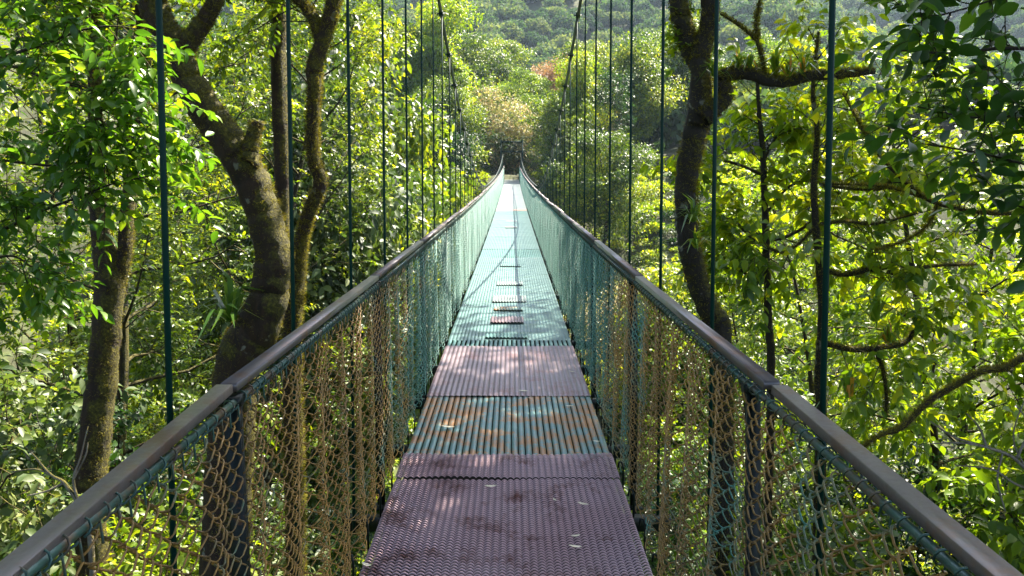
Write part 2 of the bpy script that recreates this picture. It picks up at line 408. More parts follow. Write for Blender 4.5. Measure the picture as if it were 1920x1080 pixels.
# deck panels -------------------------------------------------------
def mesh_grating(d0, d1, rows, cols, arch, width, zoff, hw=HW, seg=6, drop=.012, tooth=0.0, sag=0.0, cx=0.0, seed=0):
    """corrugated expanded metal: cross strips that arch over every corrugation"""
    g = np.random.default_rng(seed+11)
    nr = int((d1-d0)/rows); xs = np.linspace(-hw, hw, cols*seg+1)
    ph = np.abs(np.sin(np.pi*np.arange(len(xs))/seg))
    z = arch*ph**.8
    V = []; F = []
    org = deck_at(d0)
    c = 0; nxs = len(xs)
    w1 = g.random(4)*6
    for i in range(nr):
        d = d0+(i+.5)*(d1-d0)/nr
        o = deck_at(d)-org
        wob = .0028*np.sin(xs*5+d*4+w1[0])+.002*np.sin(xs*11-d*9+w1[1])+sag*np.sin(d*21+w1[2])*np.cos(xs*2.2)
        dy = -tooth*ph
        a = np.stack([xs+cx, o[1]-width/2+dy, o[2]+z+wob-.0012+zoff], 1)
        bb = np.stack([xs+cx, o[1]+width/2+dy, o[2]+z+wob+.0008+zoff], 1)
        lo = a.copy(); lo[:, 2] -= .0028; lo[:, 1] += .001
        V += [lo, a, bb]
        k = np.arange(nxs-1)
        F.append(np.stack([c+k, c+k+1, c+nxs+k+1, c+nxs+k], 1)); F.append(np.stack([c+nxs+k, c+nxs+k+1, c+2*nxs+k+1, c+2*nxs+k], 1))
        c += 3*nxs
    return np_mesh('grating', np.concatenate(V), [np.concatenate(F)]), org
def ribbed(d0, d1, cols, h, gap, rows, zoff, hw=HW, tooth=.0012, cx=0.0, sag=.0, seed=0, opened=False):
    """close grating whose corrugations run along the bridge, slots between them"""
    g = np.random.default_rng(seed+5); org = deck_at(d0)
    p = 2*hw/cols
    prof = []
    for i in range(cols):
        x0 = -hw+i*p
        for fx, fz in ((0, -h), (gap/2, -h), (gap/2+.08, -.15*h), (.5, 0), (1-gap/2-.08, -.15*h), (1-gap/2, -h)):
            prof.append((x0+fx*p, fz))
    prof.append((hw, -h)); prof = np.array(prof); n = len(prof)
    nr = max(2, int((d1-d0)/rows)*2)
    V = []; w1 = g.random(6)*6
    for j in range(nr+1):
        d = d0+(d1-d0)*j/nr; o = deck_at(d)-org
        tz = tooth*(1 if j % 2 else -1)
        xs = prof[:, 0]; wob = .0022*np.sin(xs*6+d*5+w1[0])+sag*(np.sin(d*17+w1[2])*.6+np.sin(d*29+w1[3])*.4)*np.cos(xs*2.6)
        V.append(np.stack([xs+cx, np.full(n, o[1]), o[2]+prof[:, 1]+wob+zoff+tz*(prof[:, 1] > -h*.9)], 1))
    k = np.arange(n-1)[None, :]; j = np.arange(nr)[:, None]*n
    if opened: k = k[:, (k[0] % 6 != 0) & (k[0] % 6 != 5)]
    F = np.stack([j+k, j+k+1, j+n+k+1, j+n+k], -1).reshape(-1, 4)
    return np_mesh('grating', np.concatenate(V), [F]), org
def put_panel(mo, mat, label=None, name='deck_panel'):
    o = bp(name, mo[0], mat, loc=mo[1])
    if label: o['label'] = label
    return o
put_panel(mesh_grating(-1.0, 2.1, .0255, 36, .008, .0100, 0), M_DECKA)
put_panel(mesh_grating(2.1, 4.24, .0240, 36, .010, .0095, 0, seed=1), M_DECKA, 'reddish purple scalloped grating panel nearest the viewer')
put_panel(mesh_grating(4.215, 4.565, .0225, 36, .010, .0090, .019, seed=2), M_DECKA, 'short reddish grating strip lapped over the next one')
put_panel(ribbed(4.56, 5.82, 29, .010, .12, .020, .004, seed=3, opened=True, tooth=.0018), M_DECKB, 'dark teal grating panel with orange rust patches')
put_panel(ribbed(5.80, 7.46, 30, .007, .14, .024, .014, seed=4, tooth=.0016), M_DECKC, 'rose grey ribbed grating panel')
put_panel(ribbed(7.45, 7.76, 27, .010, .26, .02, .004, seed=5, opened=True), M_DECKD, 'narrow dark grating strip')
edges = [7.75, 10.1, 12.6, 15.1]
for i in range(3): put_panel(ribbed(edges[i]+.004, edges[i+1], 34, .0035, .16, .05, .006, seed=6+i, sag=.006), M_DECKE)
put_panel(ribbed(15.104, 16.6, 34, .014, .42, .05, .008, seed=20), M_DECKD, 'dark slotted grating panel in the middle of the deck')
edges = [16.604, 19.5, 22.4, 25.3, 28.2]
for i in range(4): put_panel(ribbed(edges[i]+.004, edges[i+1], 34, .004, .16, .12, .006, seed=30+i, sag=.006), M_DECKE)
put_panel(ribbed(28.21, 30.3, 34, .010, .38, .12, .006, seed=40), M_DECKD)
M_DECKO = rust_paint('grating_orange', (.34, .16, .09), (.30, .25, .22), .6, .7, .4, .1, 3)
put_panel(ribbed(30.305, 31.2, 34, .004, .1, .2, .006, seed=41), M_DECKO)
edges = [31.21, 35.5, 39.8]
M_DECKW = rust_paint('grating_whitish', (.15, .21, .20), (.22, .25, .24), .68, .8, .38, .2, 1.6)
for i in range(2): put_panel(ribbed(edges[i]+.004, edges[i+1], 34, .003, .1, .3, .006, seed=42+i, sag=.004), M_DECKW)
edges = list(np.linspace(39.81, 68.6, 9))
for i in range(8): put_panel(ribbed(edges[i]+.004, edges[i+1], 34, .003, .1, .4, .006, seed=50+i, sag=.003), M_DECKG)
# patches laid on the pale panels
for (d0, d1, wd, cx, mat, lab) in ((7.80, 8.0, .42, -.03, M_DECKD, 'grey green patch on the deck'), (8.58, 8.92, .36, -.03, M_DECKC, 'rose coloured patch on the deck'),
        (9.35, 9.55, .34, -.02, M_DECKB, 'thin teal patch'), (9.95, 10.4, .43, -.01, M_DECKW, 'pale green patch'), (11.4, 11.75, .38, -.01, M_DECKW, 'whitish patch'),
        (13.6, 13.9, .36, 0, M_DECKE, None), (22.2, 22.7, .34, 0, M_DECKW, None), (24.5, 25.0, .34, .0, M_DECKG, None)):
    put_panel(ribbed(d0, d1, int(wd/.034), .011, .28, .02, .026, hw=wd/2, cx=cx, seed=int(d0*10)), mat, lab, 'deck_patch')
m, nt, b, out = newmat('gap_shade_black'); b.inputs['Base Color'].default_value = (.006, .005, .004, 1); b.inputs['Roughness'].default_value = .95; b.inputs['Specular IOR Level'].default_value = .1  # near-black sheet added below the grating so its gaps read as shade
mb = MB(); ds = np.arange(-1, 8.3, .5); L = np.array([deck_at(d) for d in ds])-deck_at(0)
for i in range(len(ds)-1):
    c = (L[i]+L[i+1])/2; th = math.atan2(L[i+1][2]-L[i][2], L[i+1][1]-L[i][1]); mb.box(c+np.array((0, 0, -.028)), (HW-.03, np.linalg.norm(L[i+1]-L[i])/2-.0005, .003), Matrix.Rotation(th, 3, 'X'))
bp('gap_shade_sheet', mb.mesh('gap_shade_sheet'), m, loc=deck_at(0))
# edge angle along both sides, cross beams, stubs
S = 2.03; D0 = 2.07-2*S
NB = 35
def frame_loc(d): return deck_at(d)
for sx in (-1, 1):
    mb = MB()
    ds = np.arange(-1, 68.8, .5); L = np.array([deck_at(d) for d in ds])-deck_at(0)
    for i in range(len(ds)-1):
        a, b_ = L[i], L[i+1]
        c = (a+b_)/2; th = math.atan2(b_[2]-a[2], b_[1]-a[1])
        M = Matrix.Rotation(th, 3, 'X')
        mb.box(c+np.array((sx*(HW-.005), 0, -.035)), (.004, np.linalg.norm(b_-a)/2, .026), M)
    bp('edge_beam', mb.mesh('edge_beam'), M_POST, loc=deck_at(0))
mb = MB(); mb.box((0, 0, -.075), (.80, .028, .022)); mb.box((0, 0, -.10), (.80, .006, .03))
cross = mb.mesh('cross_beam')
mb = MB()   # row of little bent pickets along the deck edge
for q in range(6):
    y = .17+q*.335
    mb.tube([(0, y, -.09), (0, y, .06), (-.008, y+.006, .085), (-.022, y+.01, .088), (-.026, y+.01, .055)], .0055, 5)
mb.box((0, 1.0, -.085), (.006, .98, .006)); pick = mb.mesh('picket_strip')
# post (steel angle) with foot plate and tab
def post_mesh():
    mb = MB()
    mb.box((0, 0, .50), (.019, .004, .575)); mb.box((.0165, .010, .50), (.0025, .008, .575))
    mb.box((0, .0, -.085), (.04, .04, .006)); mb.box((0, 0, 1.07), (.024, .026, .012))
    mb.tube([(0, .03, -.05), (0, .03, -.13)], .012, 6)
    return mb.mesh('post')
POST = post_mesh()
RAILH = 1.105
def rail_mesh(seed):
    mb = MB(); mb.bevbox((0, S/2-.006, 0), (.0195, S/2-.004, .011), .0014)
    return mb.mesh('rail')
RAILM = [rail_mesh(0)]
# welded wire lacing rod + chain link netting; three variants with different folds
def netting(seed, length=S, hgt=1.055, hand=1):
    g = np.random.default_rng(seed); mb = MB()
    p = .0365; n = int(length/p); stp = .028; nh = int(hgt/stp)
    ph = g.random(8)*6.28
    def fold(y, z):
        e = np.sin(np.clip(y/length, 0, 1)*np.pi)**.5
        zz = np.clip((hgt-z)/hgt, 0, 1)
        return e*(.004+.040*zz**.6*(1-.35*zz))*(np.sin(y*19+ph[0]+1.0*np.sin(z*2.0+ph[1]))*.75+np.sin(y*31+ph[2]+z*1.3)*.35)+.012*e*np.sin(y*4+ph[3])*zz
    for k in range(n+1):
        yc = k*p+.01
        zs = []; ys = []; xs = []
        for j in range(nh):
            z0 = hgt-j*stp; s = 1 if (j+k) % 2 == 0 else -1
            r = g.normal(0, .0022)
            q = hand*s; r2 = g.normal(0, .003)
            ys += [yc-s*p*.51+r, yc-s*p*.47+r, yc-s*p*.30+r, yc+s*p*.30+r2, yc+s*p*.47+r2]; zs += [z0, z0-stp*.08, z0-stp*.24, z0-stp*.76, z0-stp*.92]; xs += [0, q*.006, q*.0095, q*.0095, q*.006]
        ys = np.array(ys); zs = np.array(zs); xs = np.array(xs)
        # gathered and stretched links: some columns squeeze together
        yw = ys+.012*np.sin(ys*9+ph[4]+1.2*np.sin(zs*3))*np.sin(np.clip(ys/length, 0, 1)*np.pi)
        X_ = xs+fold(ys, zs)
        yw = np.clip(yw, .0, length)
        mb.tube(np.stack([X_, yw, zs], 1), .0024, 4, False)
    return mb.mesh('netting', True)
NETS = {h: [netting(s, hand=h) for s in (3, 4, 5, 6)] for h in (-1, 1)}
def lacing(seed):
    g = np.random.default_rng(seed); mb = MB()
    mb.tube([(0, 0, 1.072), (0, S*.5, 1.070), (0, S, 1.072)], .0085, 8)
    for k in range(38):
        y = .02+k*.053+g.normal(0, .004); pts = []
        for a in np.linspace(-1.2, 6.2, 12):
            pts.append((.0145*math.cos(a), y+(a/7.4)*.03, 1.072+.0145*math.sin(a)))
        pts.append((pts[-1][0]-.002, y+.034, 1.03))
        mb.tube(pts, .0024, 4, False)
    return mb.mesh('lacing', True)
LACE = [lacing(1), lacing(2)]
M_LACE = rust_paint('lacing_wire', (.02, .055, .048), (.05, .12, .10), .50, .60, .4, .2, 14, ((.03, .022, .018), (.13, .085, .05)))
grn = np.random.default_rng(5)
for side in (-1, 1):
    for k in range(NB-1):
        d = D0+k*S
        if d > 67.5: break
        o = deck_at(d); th = slope_at(d+S/2)
        X0 = side*.648
        jit = grn.normal(0, .0035, 3)
        bp('post', POST, M_POST, loc=o+np.array((X0, 0, 0)), rot=(th, 0, 0 if side < 0 else math.pi))
        if side > 0: bridge.children[-1].rotation_euler = (-th, 0, math.pi)
        up = np.array((0, -math.sin(th), math.cos(th)))
        tl = {(-1, 1): .036, (1, 1): .012}.get((side, k), 0); 
        bp('rail', RAILM[0], M_RAIL, loc=o+up*RAILH+np.array((X0+jit[0], 0, jit[1]*.6-tl*S)), rot=(th+tl+grn.normal(0, .0016), 0, grn.normal(0, .0014)))
        nm = NETS[side][int(grn.integers(0, 4))]
        bp('wire_netting', nm, M_NET, loc=o+np.array((X0-side*.016, 0, 0)), rot=(th, 0, 0))
        bp('lacing', LACE[k % 2], M_LACE, loc=o+np.array((X0-side*.014, 0, 0))+up*0, rot=(th, 0, 0))
        if d < 30: bp('picket_strip', pick, M_POST, loc=o+np.array((side*(HW+.022), 0, 0)), rot=(th, 0, 0) if side < 0 else (th, 0, 0))
# hangers with clamps, main cables
def cable_h(d):
    return 1.12+(.0098*(24-d)**2 if d < 24 else .0006*max(0, d-30)**2)
HS = 1.015
def cab_in(d): return .004*cable_h(d)*1.8/max(d, 1.6)
def clamp_mesh():
    mb = MB(); mb.box((0, 0, 0), (.022, .035, .018))
    for dz in (-.018, .0, .018): mb.tube([(-.042, dz*1.5, dz), (.042, dz*1.5, dz)], .005, 6)
    return mb.mesh('cable_clamp')
CLAMP = clamp_mesh()
hcache = {}
CAB = .742
kk = -3
cabpts = {-1: [], 1: []}
for d in np.arange(-4, 70.6, .8):
    for s in (-1, 1): cabpts[s].append(deck_at(d)+np.array((s*(CAB+.01-cab_in(d)), 0, cable_h(d))))
for s in (-1, 1):
    mb = MB(); mb.tube(np.array(cabpts[s])-deck_at(0), .017, 8)
    # splice wraps hint the strands
    bp('main_cable', mb.mesh('main_cable', True), M_CABLE, loc=deck_at(0))
farh = MB()
for kk in range(-2, 66):
    d = 1.88+HS*kk
    if d > 67: break
    o = deck_at(d); h = cable_h(d)
    bp('cross_beam', cross, M_POST, loc=o, rot=(slope_at(d), 0, 0))
    for s in (-1, 1):
        dj = s*.03+grn.normal(0, .012)
        if kk >= 47:
            farh.tube(np.array([(0, 0, -.12), (0, 0, h)])+o-deck_at(0)+np.array((s*CAB, dj, 0)), .0075, 6); continue
        mb = MB(); ci = cab_in(d); mb.tube([(0, 0, -.12), (-s*ci*.3, 0, h*.3), (-s*ci*.7, 0, h*.7), (-s*ci, 0, h)], .0075, 8)
        ho = bp('hanger', mb.mesh('hanger', True), M_HANG, loc=o+np.array((s*CAB, dj, 0)))
        if d < 26:
            cl = obj('cable_clamp', CLAMP, M_HANG, ho, (s*(.01-ci), 0, h)); cl.rotation_euler = (math.atan2(cable_h(d+.1)-cable_h(d-.1), .2)+slope_at(d), 0, 0)

bp('hanger', farh.mesh('hanger'), M_HANG, loc=deck_at(0))['kind'] = 'stuff'
# far tower at the bridge end
tower = empty('bridge_tower', tuple(deck_at(69.6)), 0, 'dark green steel portal tower at the far end of the footbridge', 'tower')
for s in (-1, 1):
    mb = MB(); mb.box((s*.93, 0, 1.25), (.07, .07, 2.0)); obj('column', mb.mesh('column'), M_HANG, tower)
    mb = MB(); mb.box((s*.93, 0, -.9), (.22, .22, .25)); obj('footing', mb.mesh('footing'), rust_paint('concrete', (.3, .29, .26), (.22, .22, .2), .8, .9, .9), tower)
for z in (2.25, 3.1):
    mb = MB(); mb.box((0, 0, z), (.86, .05, .06)); obj('crossbeam', mb.mesh('crossbeam'), M_HANG, tower)
for s in (-1, 1):
    mb = MB(); mb.tube([(-.86*s, .02*s, 2.32), (.86*s, .02*s, 3.04)], .03, 6); obj('brace', mb.mesh('brace'), M_HANG, tower)

# fallen leaves on the deck
m, nt, b, out = newmat('dry_leaf')
n = noise(nt, 60, 4, .6, geom(nt)); r = ramp(nt, [(.3, (.60, .50, .32)), (.6, (.78, .72, .54)), (.8, (.82, .78, .62))], n.outputs[0])
nt.links.new(r.outputs[0], b.inputs['Base Color']); b.inputs['Roughness'].default_value = .6
M_DRY = m
def fallen(seed, L, curl, wdt=.42):
    g = np.random.default_rng(seed); t = np.linspace(0, 1, 9); V = []
    for q in t:
        wd = wdt*L*math.sin(math.pi*min(1, q*.96+.02))**.75
        for s in (-1, -.5, 0, .5, 1):
            V.append((s*wd/2*(1+g.normal(0, .07)), (q-.5)*L, curl*L*.55*(abs(s)**1.5*.25+(q-.5)**2*1.1)+.002))
    F = [[i*5+j, i*5+j+1, i*5+j+6, i*5+j+5] for i in range(8) for j in range(4)]
    V = np.array(V); me = np_mesh('fallen_leaf', V, [np.array(F)], smooth=True); return me
def on_deck(px, py):
    lo, hi = 2., 60.
    for _ in range(50):
        mdd = (lo+hi)/2; yc = -1.623+.1415*mdd+.00028*mdd**2
        if 540-yc/mdd*1500 > py: lo = mdd
        else: hi = mdd
    p = deck_at(lo); p[0] = CAMX+(px-960)/FPX*lo; return p
for i, (px, py, L, rz, cu, lab) in enumerate([
        (920, 919, .062, 1.9, .5, 'pale curled dry leaf on the reddish deck just past the lap joint'),
        (840, 806, .085, 1.5, .3, 'long pale dry leaf on the left of the teal rusty panel'),
        (1093, 952, .055, 1.2, .4, 'cream dry leaf on the right half of the reddish panel'),
        (1040, 944, .03, .5, .5, 'tiny pinkish leaf scrap on the reddish panel left of a cream leaf'),
        (1079, 1013, .045, 2.0, .6, 'crumpled pale leaf near the right edge, upper of two close together'),
        (1078, 1033, .055, 1.4, .4, 'pale narrow leaf near the right edge, lower of two close together'),
        (687, 1068, .05, 1.0, .5, 'pale leaf in the near left corner of the deck'),
        (1067, 766, .05, 1.7, .3, 'whitish small leaf at the far right of the teal rusty panel'),
        (981, 737, .07, 1.5, .1, 'thin white leaf lying on the rose grey panel near its front edge'),
        (993, 751, .03, .4, .4, 'small yellow leaf on the front seam of the rose grey panel'),
        (1072, 701, .05, 1.1, .4, 'small pale leaf at the right edge of the rose grey panel'),
        (1118, 833, .045, 1.5, .3, 'ochre leaf on the rusty right edge of the teal panel')]):
    p = on_deck(px, py)
    o = obj('fallen_leaf', fallen(i, L, cu), M_DRY, None, (p[0], p[1], p[2]+.016), (slope_at(4), 0, rz))
    tag(o, lab, 'leaf', 'dry leaves fallen on the deck')

# ------------------------------------------------------------------ tree library
def gen_tree(seed, Ht=15, rad=3.4, cb=.28, limbs=26, leaf=.12, per=13, kind='mid', nsec=7, ntw=6, seclen=1.1, twl=.55, trunk_r=.16, droop=.35, flat=.5):
    g = np.random.default_rng(seed)
    wood = MB(); fol = Foliage()
    tp = [np.array((0, 0, -1.0))]; d = np.array((g.normal(0, .05), g.normal(0, .05), 1.))
    for i in range(12):
        d = unit(d+np.array((g.normal(0, .09), g.normal(0, .09), .05))); tp.append(tp[-1]+d*(Ht+.5)/12)
    tp = np.array(tp); tr = np.linspace(trunk_r, trunk_r*.18, len(tp)); tr[0] *= 1.35
    q, rr = smooth_path(tp, tr, 4); bark_tube(wood, q, rr, g, 9, .1)
    for k in range(limbs):
        t = cb+(1-cb)*((k+.5)/limbs)**.85; t = min(t, .985)
        a, _ = samp(tp, t*.96+.04)
        az = k*2.4+g.normal(0, .4)
        prof = math.sin(math.pi*min(1, (t-cb)/(1-cb)*.80+.20))**.6*.9+.15
        L = rad*prof*(.65+.55*g.random())
        dd = np.array((math.cos(az), math.sin(az), .15+.75*t*g.random()))
        pl = curve(a, dd, L, g, 6, .35*t, .16)
        r0 = trunk_r*.34*(1.1-t*.7)
        wood.tube(pl, np.linspace(r0, .008, len(pl)), 5, False)
        dress(wood, fol, pl, r0, g, nsec, seclen, ntw, twl, .2)
    cm = fol.mesh('crown', g, leaf, per, kind, droop, flat=flat)
    return wood.mesh('trunk', True), cm
LIB = {
 'broad': [gen_tree(101, 15, 3.6, .22, 26, .21, 11, 'mid', 7, 5, 1.3, .62, .15, .6), gen_tree(102, 14, 3.3, .2, 24, .19, 11, 'mid', 7, 5, 1.2, .6, .13, .6)],
 'fine': [gen_tree(201, 17, 3.4, .2, 34, .115, 16, 'mid', 8, 6, 1.1, .5, .16, .2), gen_tree(202, 16, 3.7, .18, 32, .105, 16, 'mid', 8, 6, 1.2, .5, .15, .2)],
 'shrub': [gen_tree(301, 5, 1.9, .08, 20, .13, 13, 'mid', 5, 5, .8, .45, .05, .3), gen_tree(302, 4.2, 1.8, .05, 18, .15, 12, 'mid', 5, 5, .8, .45, .05, .4)],
 'dry': [gen_tree(401, 13, 4.4, .4, 26, .16, 7, 'mid', 7, 5, 1.5, .6, .2, .3)],
}
def dense_tree(seed, Ht, rad, n, leaf, lobes=18, zc=.6, zr=.36):
    g = np.random.default_rng(seed); wood = MB()
    tp = curve((0, 0, -1), (0, 0, 1), Ht*(zc+.02), g, 8, 0, .06); bark_tube(wood, tp, np.linspace(.22, .09, len(tp)), g, 8, .1)
    c = unit(g.normal(0, 1, (lobes, 3))); c = c*np.array((rad*.8, rad*.8, Ht*zr))*(.35+.75*g.random((lobes, 1))); c[:, 2] += Ht*zc
    rr = rad*(.14+.30*g.random(lobes)**1.5)
    for q in c:
        a = tp[-1]*.6+tp[4]*.4; mid = (a+q)/2+np.array((0, 0, -.3))
        wood.tube([a, mid, q], [.08, .05, .02], 5, False)
    k = g.integers(0, lobes, n); v = unit(g.normal(0, 1, (n, 3)))
    p = c[k]+v*rr[k][:, None]*(.3+.85*g.random((n, 1))**.6)*np.array((1.3, 1.3, .75))+g.normal(0, .12, (n, 3))
    D = v*.5+g.normal(0, .6, (n, 3)); D[:, 2] -= .25
    W, F, r = place_leaves(p, D, v*.6+np.array((0, 0, .7))+g.normal(0, .4, (n, 3)), leaf*(.6+.7*g.random(n)), np.clip(.6*g.random(n)+.4*(g.random(lobes)[k]), 0, 1), 'mid')
    return wood.mesh('trunk', True), np_mesh('crown', W, F, r)
LIB['dense'] = [dense_tree(501, 13, 4.6, 36000, .24, 44), dense_tree(502, 12, 5.0, 36000, .22, 52), dense_tree(503, 14, 4.2, 34000, .26, 40)]
CAN = [dense_tree(601, 20, 5.2, 48000, .22, 60, .8, .16), dense_tree(602, 19, 4.8, 30000, .22, 55, .8, .16)]
LIB['flat'] = [dense_tree(511, 11, 6.2, 17000, .30, 40)]

def matcopy(me, mat):
    key = (me.name, mat.name)
    if key not in mcache:
        c = me.copy(); c.materials.clear(); c.materials.append(mat); mcache[key] = c
    return mcache[key]
mcache = {}
def put_tree(name, kindv, idx, x, y, sc, rz, leafm, bark, label, cat, group, dz=-.1, sz=None):
    wm, cm = LIB[kindv][idx % len(LIB[kindv])]
    z = float(H(x, y))+dz
    e = empty(name, (x, y, z), rz, label, cat, group); e.scale = (sc, sc, sz or sc)
    obj('trunk', matcopy(wm, bark), None, e); obj('crown', matcopy(cm, LM[leafm]), None, e)
    return e
SIDE = {-1: 'left', 1: 'right'}
# left bank trees: x, y, scale, variant, leaf material
left = [
 (-6.9, 13.5, .93, 'fine', 'green', 'bright glossy tree just behind the thin mossy trunk left of the bridge'),
 (-9.8, 12.0, .95, 'broad', 'green', 'broadleaf tree behind the big leaning mossy trunk'),
 (-13.5, 14.0, 1.0, 'fine', 'green', 'leafy tree at the left picture edge behind the forked trunk'),
 (-6.0, 18.5, 1.02, 'fine', 'green', 'dense small leaved tree left of the bridge behind the dark hangers'),
 (-11, 19.0, 1.05, 'broad', 'bright', 'yellow green tree seen between the leaning trunk and the straight trunk'),
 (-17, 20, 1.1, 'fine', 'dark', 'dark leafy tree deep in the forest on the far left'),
 (-6.4, 24, 1.05, 'dense', 'grey', 'tall grey green tree whose crown stands over the left main cable'),
 (-10, 27, 1.15, 'fine', 'green', 'tall tree behind the grey green one on the left bank'),
 (-7.3, 31, 1.18, 'dense', 'green', 'tall tree with sunlit crown reaching toward the middle over the bridge'),
 (-7.6, 39, 1.2, 'dense', 'bright', 'yellow green tree beside the left netting near the far end'),
 (-8, 51, .95, 'dense', 'green', 'dark tree left of the bridge tower'),
 (-13, 42, 1.2, 'fine', 'green', 'tree of the left slope behind the others'),
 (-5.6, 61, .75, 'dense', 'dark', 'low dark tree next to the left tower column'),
]
for i, (x, y, s, kv, lm, lab) in enumerate(left):
    put_tree('forest_tree', kv, i, x, y, s, i*1.7, lm, BARKD, lab, 'tree', 'trees left of the bridge', sz=s*(1.3 if kv == 'dense' and y < 45 else 1))
right = [
 (6.6, 11.5, .80, 'broad', 'bright', 'sunny yellow green tree behind the dark mossy trunk right of the bridge'),
 (10.5, 12.5, .84, 'broad', 'bright', 'large leaved backlit tree right of the thin dark stem'),
 (14.5, 15.0, .86, 'broad', 'bright', 'backlit yellow green tree at the right picture edge'),
 (7.6, 17.5, .88, 'broad', 'bright', 'large leaved tree whose bright drooping leaves hang beside the right hangers'),
 (12, 20, .9, 'broad', 'green', 'green tree behind the curved mossy branch on the right'),
 (17.5, 22, .92, 'fine', 'bright', 'fine leaved bright tree far right behind the others'),
 (8.0, 26, .78, 'broad', 'green', 'dull green tree with pale leaves right of the netting'),
 (13, 30, .85, 'fine', 'green', 'tree of the right slope in the second row'),
 (7.6, 36, .85, 'dense', 'green', 'dark tree right of the bridge below the cable'),
 (7.0, 46, .8, 'flat', 'dry', 'pale pinkish leaved tree on the right near the far end'),
 (6.4, 57, .8, 'dense', 'green', 'low bushy tree in front of the bridge tower on its right'),
 (13, 44, .9, 'fine', 'green', 'tree of the right slope in the third row'),
]
for i, (x, y, s, kv, lm, lab) in enumerate(right):
    put_tree('forest_tree', kv, i, x, y, s, i*2.1+.5, lm, BARKD, lab, 'tree', 'trees right of the bridge')
for i, (x, y, sc, h, lab) in enumerate([(8.0, 7.5, 1.25, 1.75, 'tall unseen shade tree right of the near bridge, its crown above the picture'), 
        (9.5, -.5, 1.3, 1.8, 'tall unseen shade tree beside the viewer on the right'), (-5.5, -1.5, 1.3, 1.6, 'tall unseen shade tree beside the viewer on the left'),
        (2.8, -6.5, 1.4, 1.0, 'unseen shade tree behind the viewer on the right'), (-2.8, -8, 1.5, .9, 'unseen shade tree behind the viewer on the left'), (-8, 5.5, 1.2, 1.7, 'tall unseen shade tree left of the near bridge')]):
    wm, cm = CAN[i % 2]  # trees out of view, added to shade the near bridge and block sky
    e = empty('unseen_shade_tree', (x, y, float(H(x, y))), i*2., lab, 'tree'); e.scale = (sc, sc, 1.15)
    obj('trunk', matcopy(wm, BARKD), None, e); obj('crown', matcopy(cm, LM['green']), None, e)
# trees closing the view beyond the tower
for i, (x, y, s, kv, lm, lab) in enumerate([
 (-1.5, 75.5, .78, 'flat', 'dry', 'pale cream and pink leaved tree spreading over the far end of the bridge'),
 (5.8, 74, .72, 'flat', 'dry', 'second pale leaved tree, right of the tower top'),
 (-7.5, 78, 1.15, 'dense', 'bright', 'sunlit green tree just beyond the tower on the left'),
 (10.5, 76, 1.0, 'dense', 'green', 'round green tree beyond the tower on the right'),
 (1.0, 88, .85, 'dense', 'bright', 'bushy light green tree above the pale leaved tree'),
 (8.5, 90, .9, 'dense', 'green', 'bushy green tree behind the second pale leaved tree'),
 (6.5, 116, .95, 'flat', 'orange', 'orange brown bare looking tree high in the middle'),
 (-6, 96, 1.2, 'dense', 'green', 'green tree on the rise behind the left crown'),
 (-1, 106, .9, 'dense', 'green', 'green tree left of the orange brown tree'),
 (16, 100, 1.1, 'dense', 'bright', 'light green tree right of the orange brown tree'),
 (24, 104, 1.1, 'dense', 'green', 'green tree on the rise behind the mossy horizontal limb'),
 (17, 82, 1.0, 'dense', 'green', 'green tree right of the round green tree beyond the tower'),
 (-14, 84, 1.1, 'dense', 'green', 'green tree far left beyond the tower'),
 (32, 100, 1.1, 'dense', 'bright', 'light green tree seen under the right horizontal limb'),
 ]):
    put_tree('forest_tree', kv, i, x, y, s, i*1.3, lm, BARKL if kv == 'flat' else BARKD, lab, 'tree', 'trees beyond the far end')
for i, (x, y, s, lm, lab) in enumerate([(-5.0, 65, .62, 'green', 'rounded green tree leaning in from the left just before the tower'), (5.2, 66, .62, 'bright', 'rounded light green tree leaning in from the right just before the tower'),
        (-4.6, 57, .45, 'bright', 'small light green tree beside the left netting before the tower')]):
    put_tree('forest_tree', 'dense', i+1, x, y, s, i*1.9, lm, BARKD, lab, 'tree', 'trees closing in on the far end', sz=s*1.25)
for i, (x, y, s, lab) in enumerate([(-3.8, 75.5, .42, 'low dark tree arching over the path behind the tower from the left'), (3.8, 77.5, .42, 'low dark tree arching over the path behind the tower from the right'), (.3, 77, .38, 'dark tree filling the opening behind the tower')]):
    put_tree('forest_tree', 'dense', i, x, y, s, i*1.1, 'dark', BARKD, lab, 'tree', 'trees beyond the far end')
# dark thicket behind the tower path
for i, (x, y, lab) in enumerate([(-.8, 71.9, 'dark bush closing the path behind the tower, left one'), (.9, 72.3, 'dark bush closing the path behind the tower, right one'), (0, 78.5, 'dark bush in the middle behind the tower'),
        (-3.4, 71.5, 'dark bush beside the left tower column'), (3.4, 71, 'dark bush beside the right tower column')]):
    put_tree('bush', 'shrub', i, x, y, .9, i*1.9, 'dark', BARKD, lab, 'bush', 'bushes at the far end')

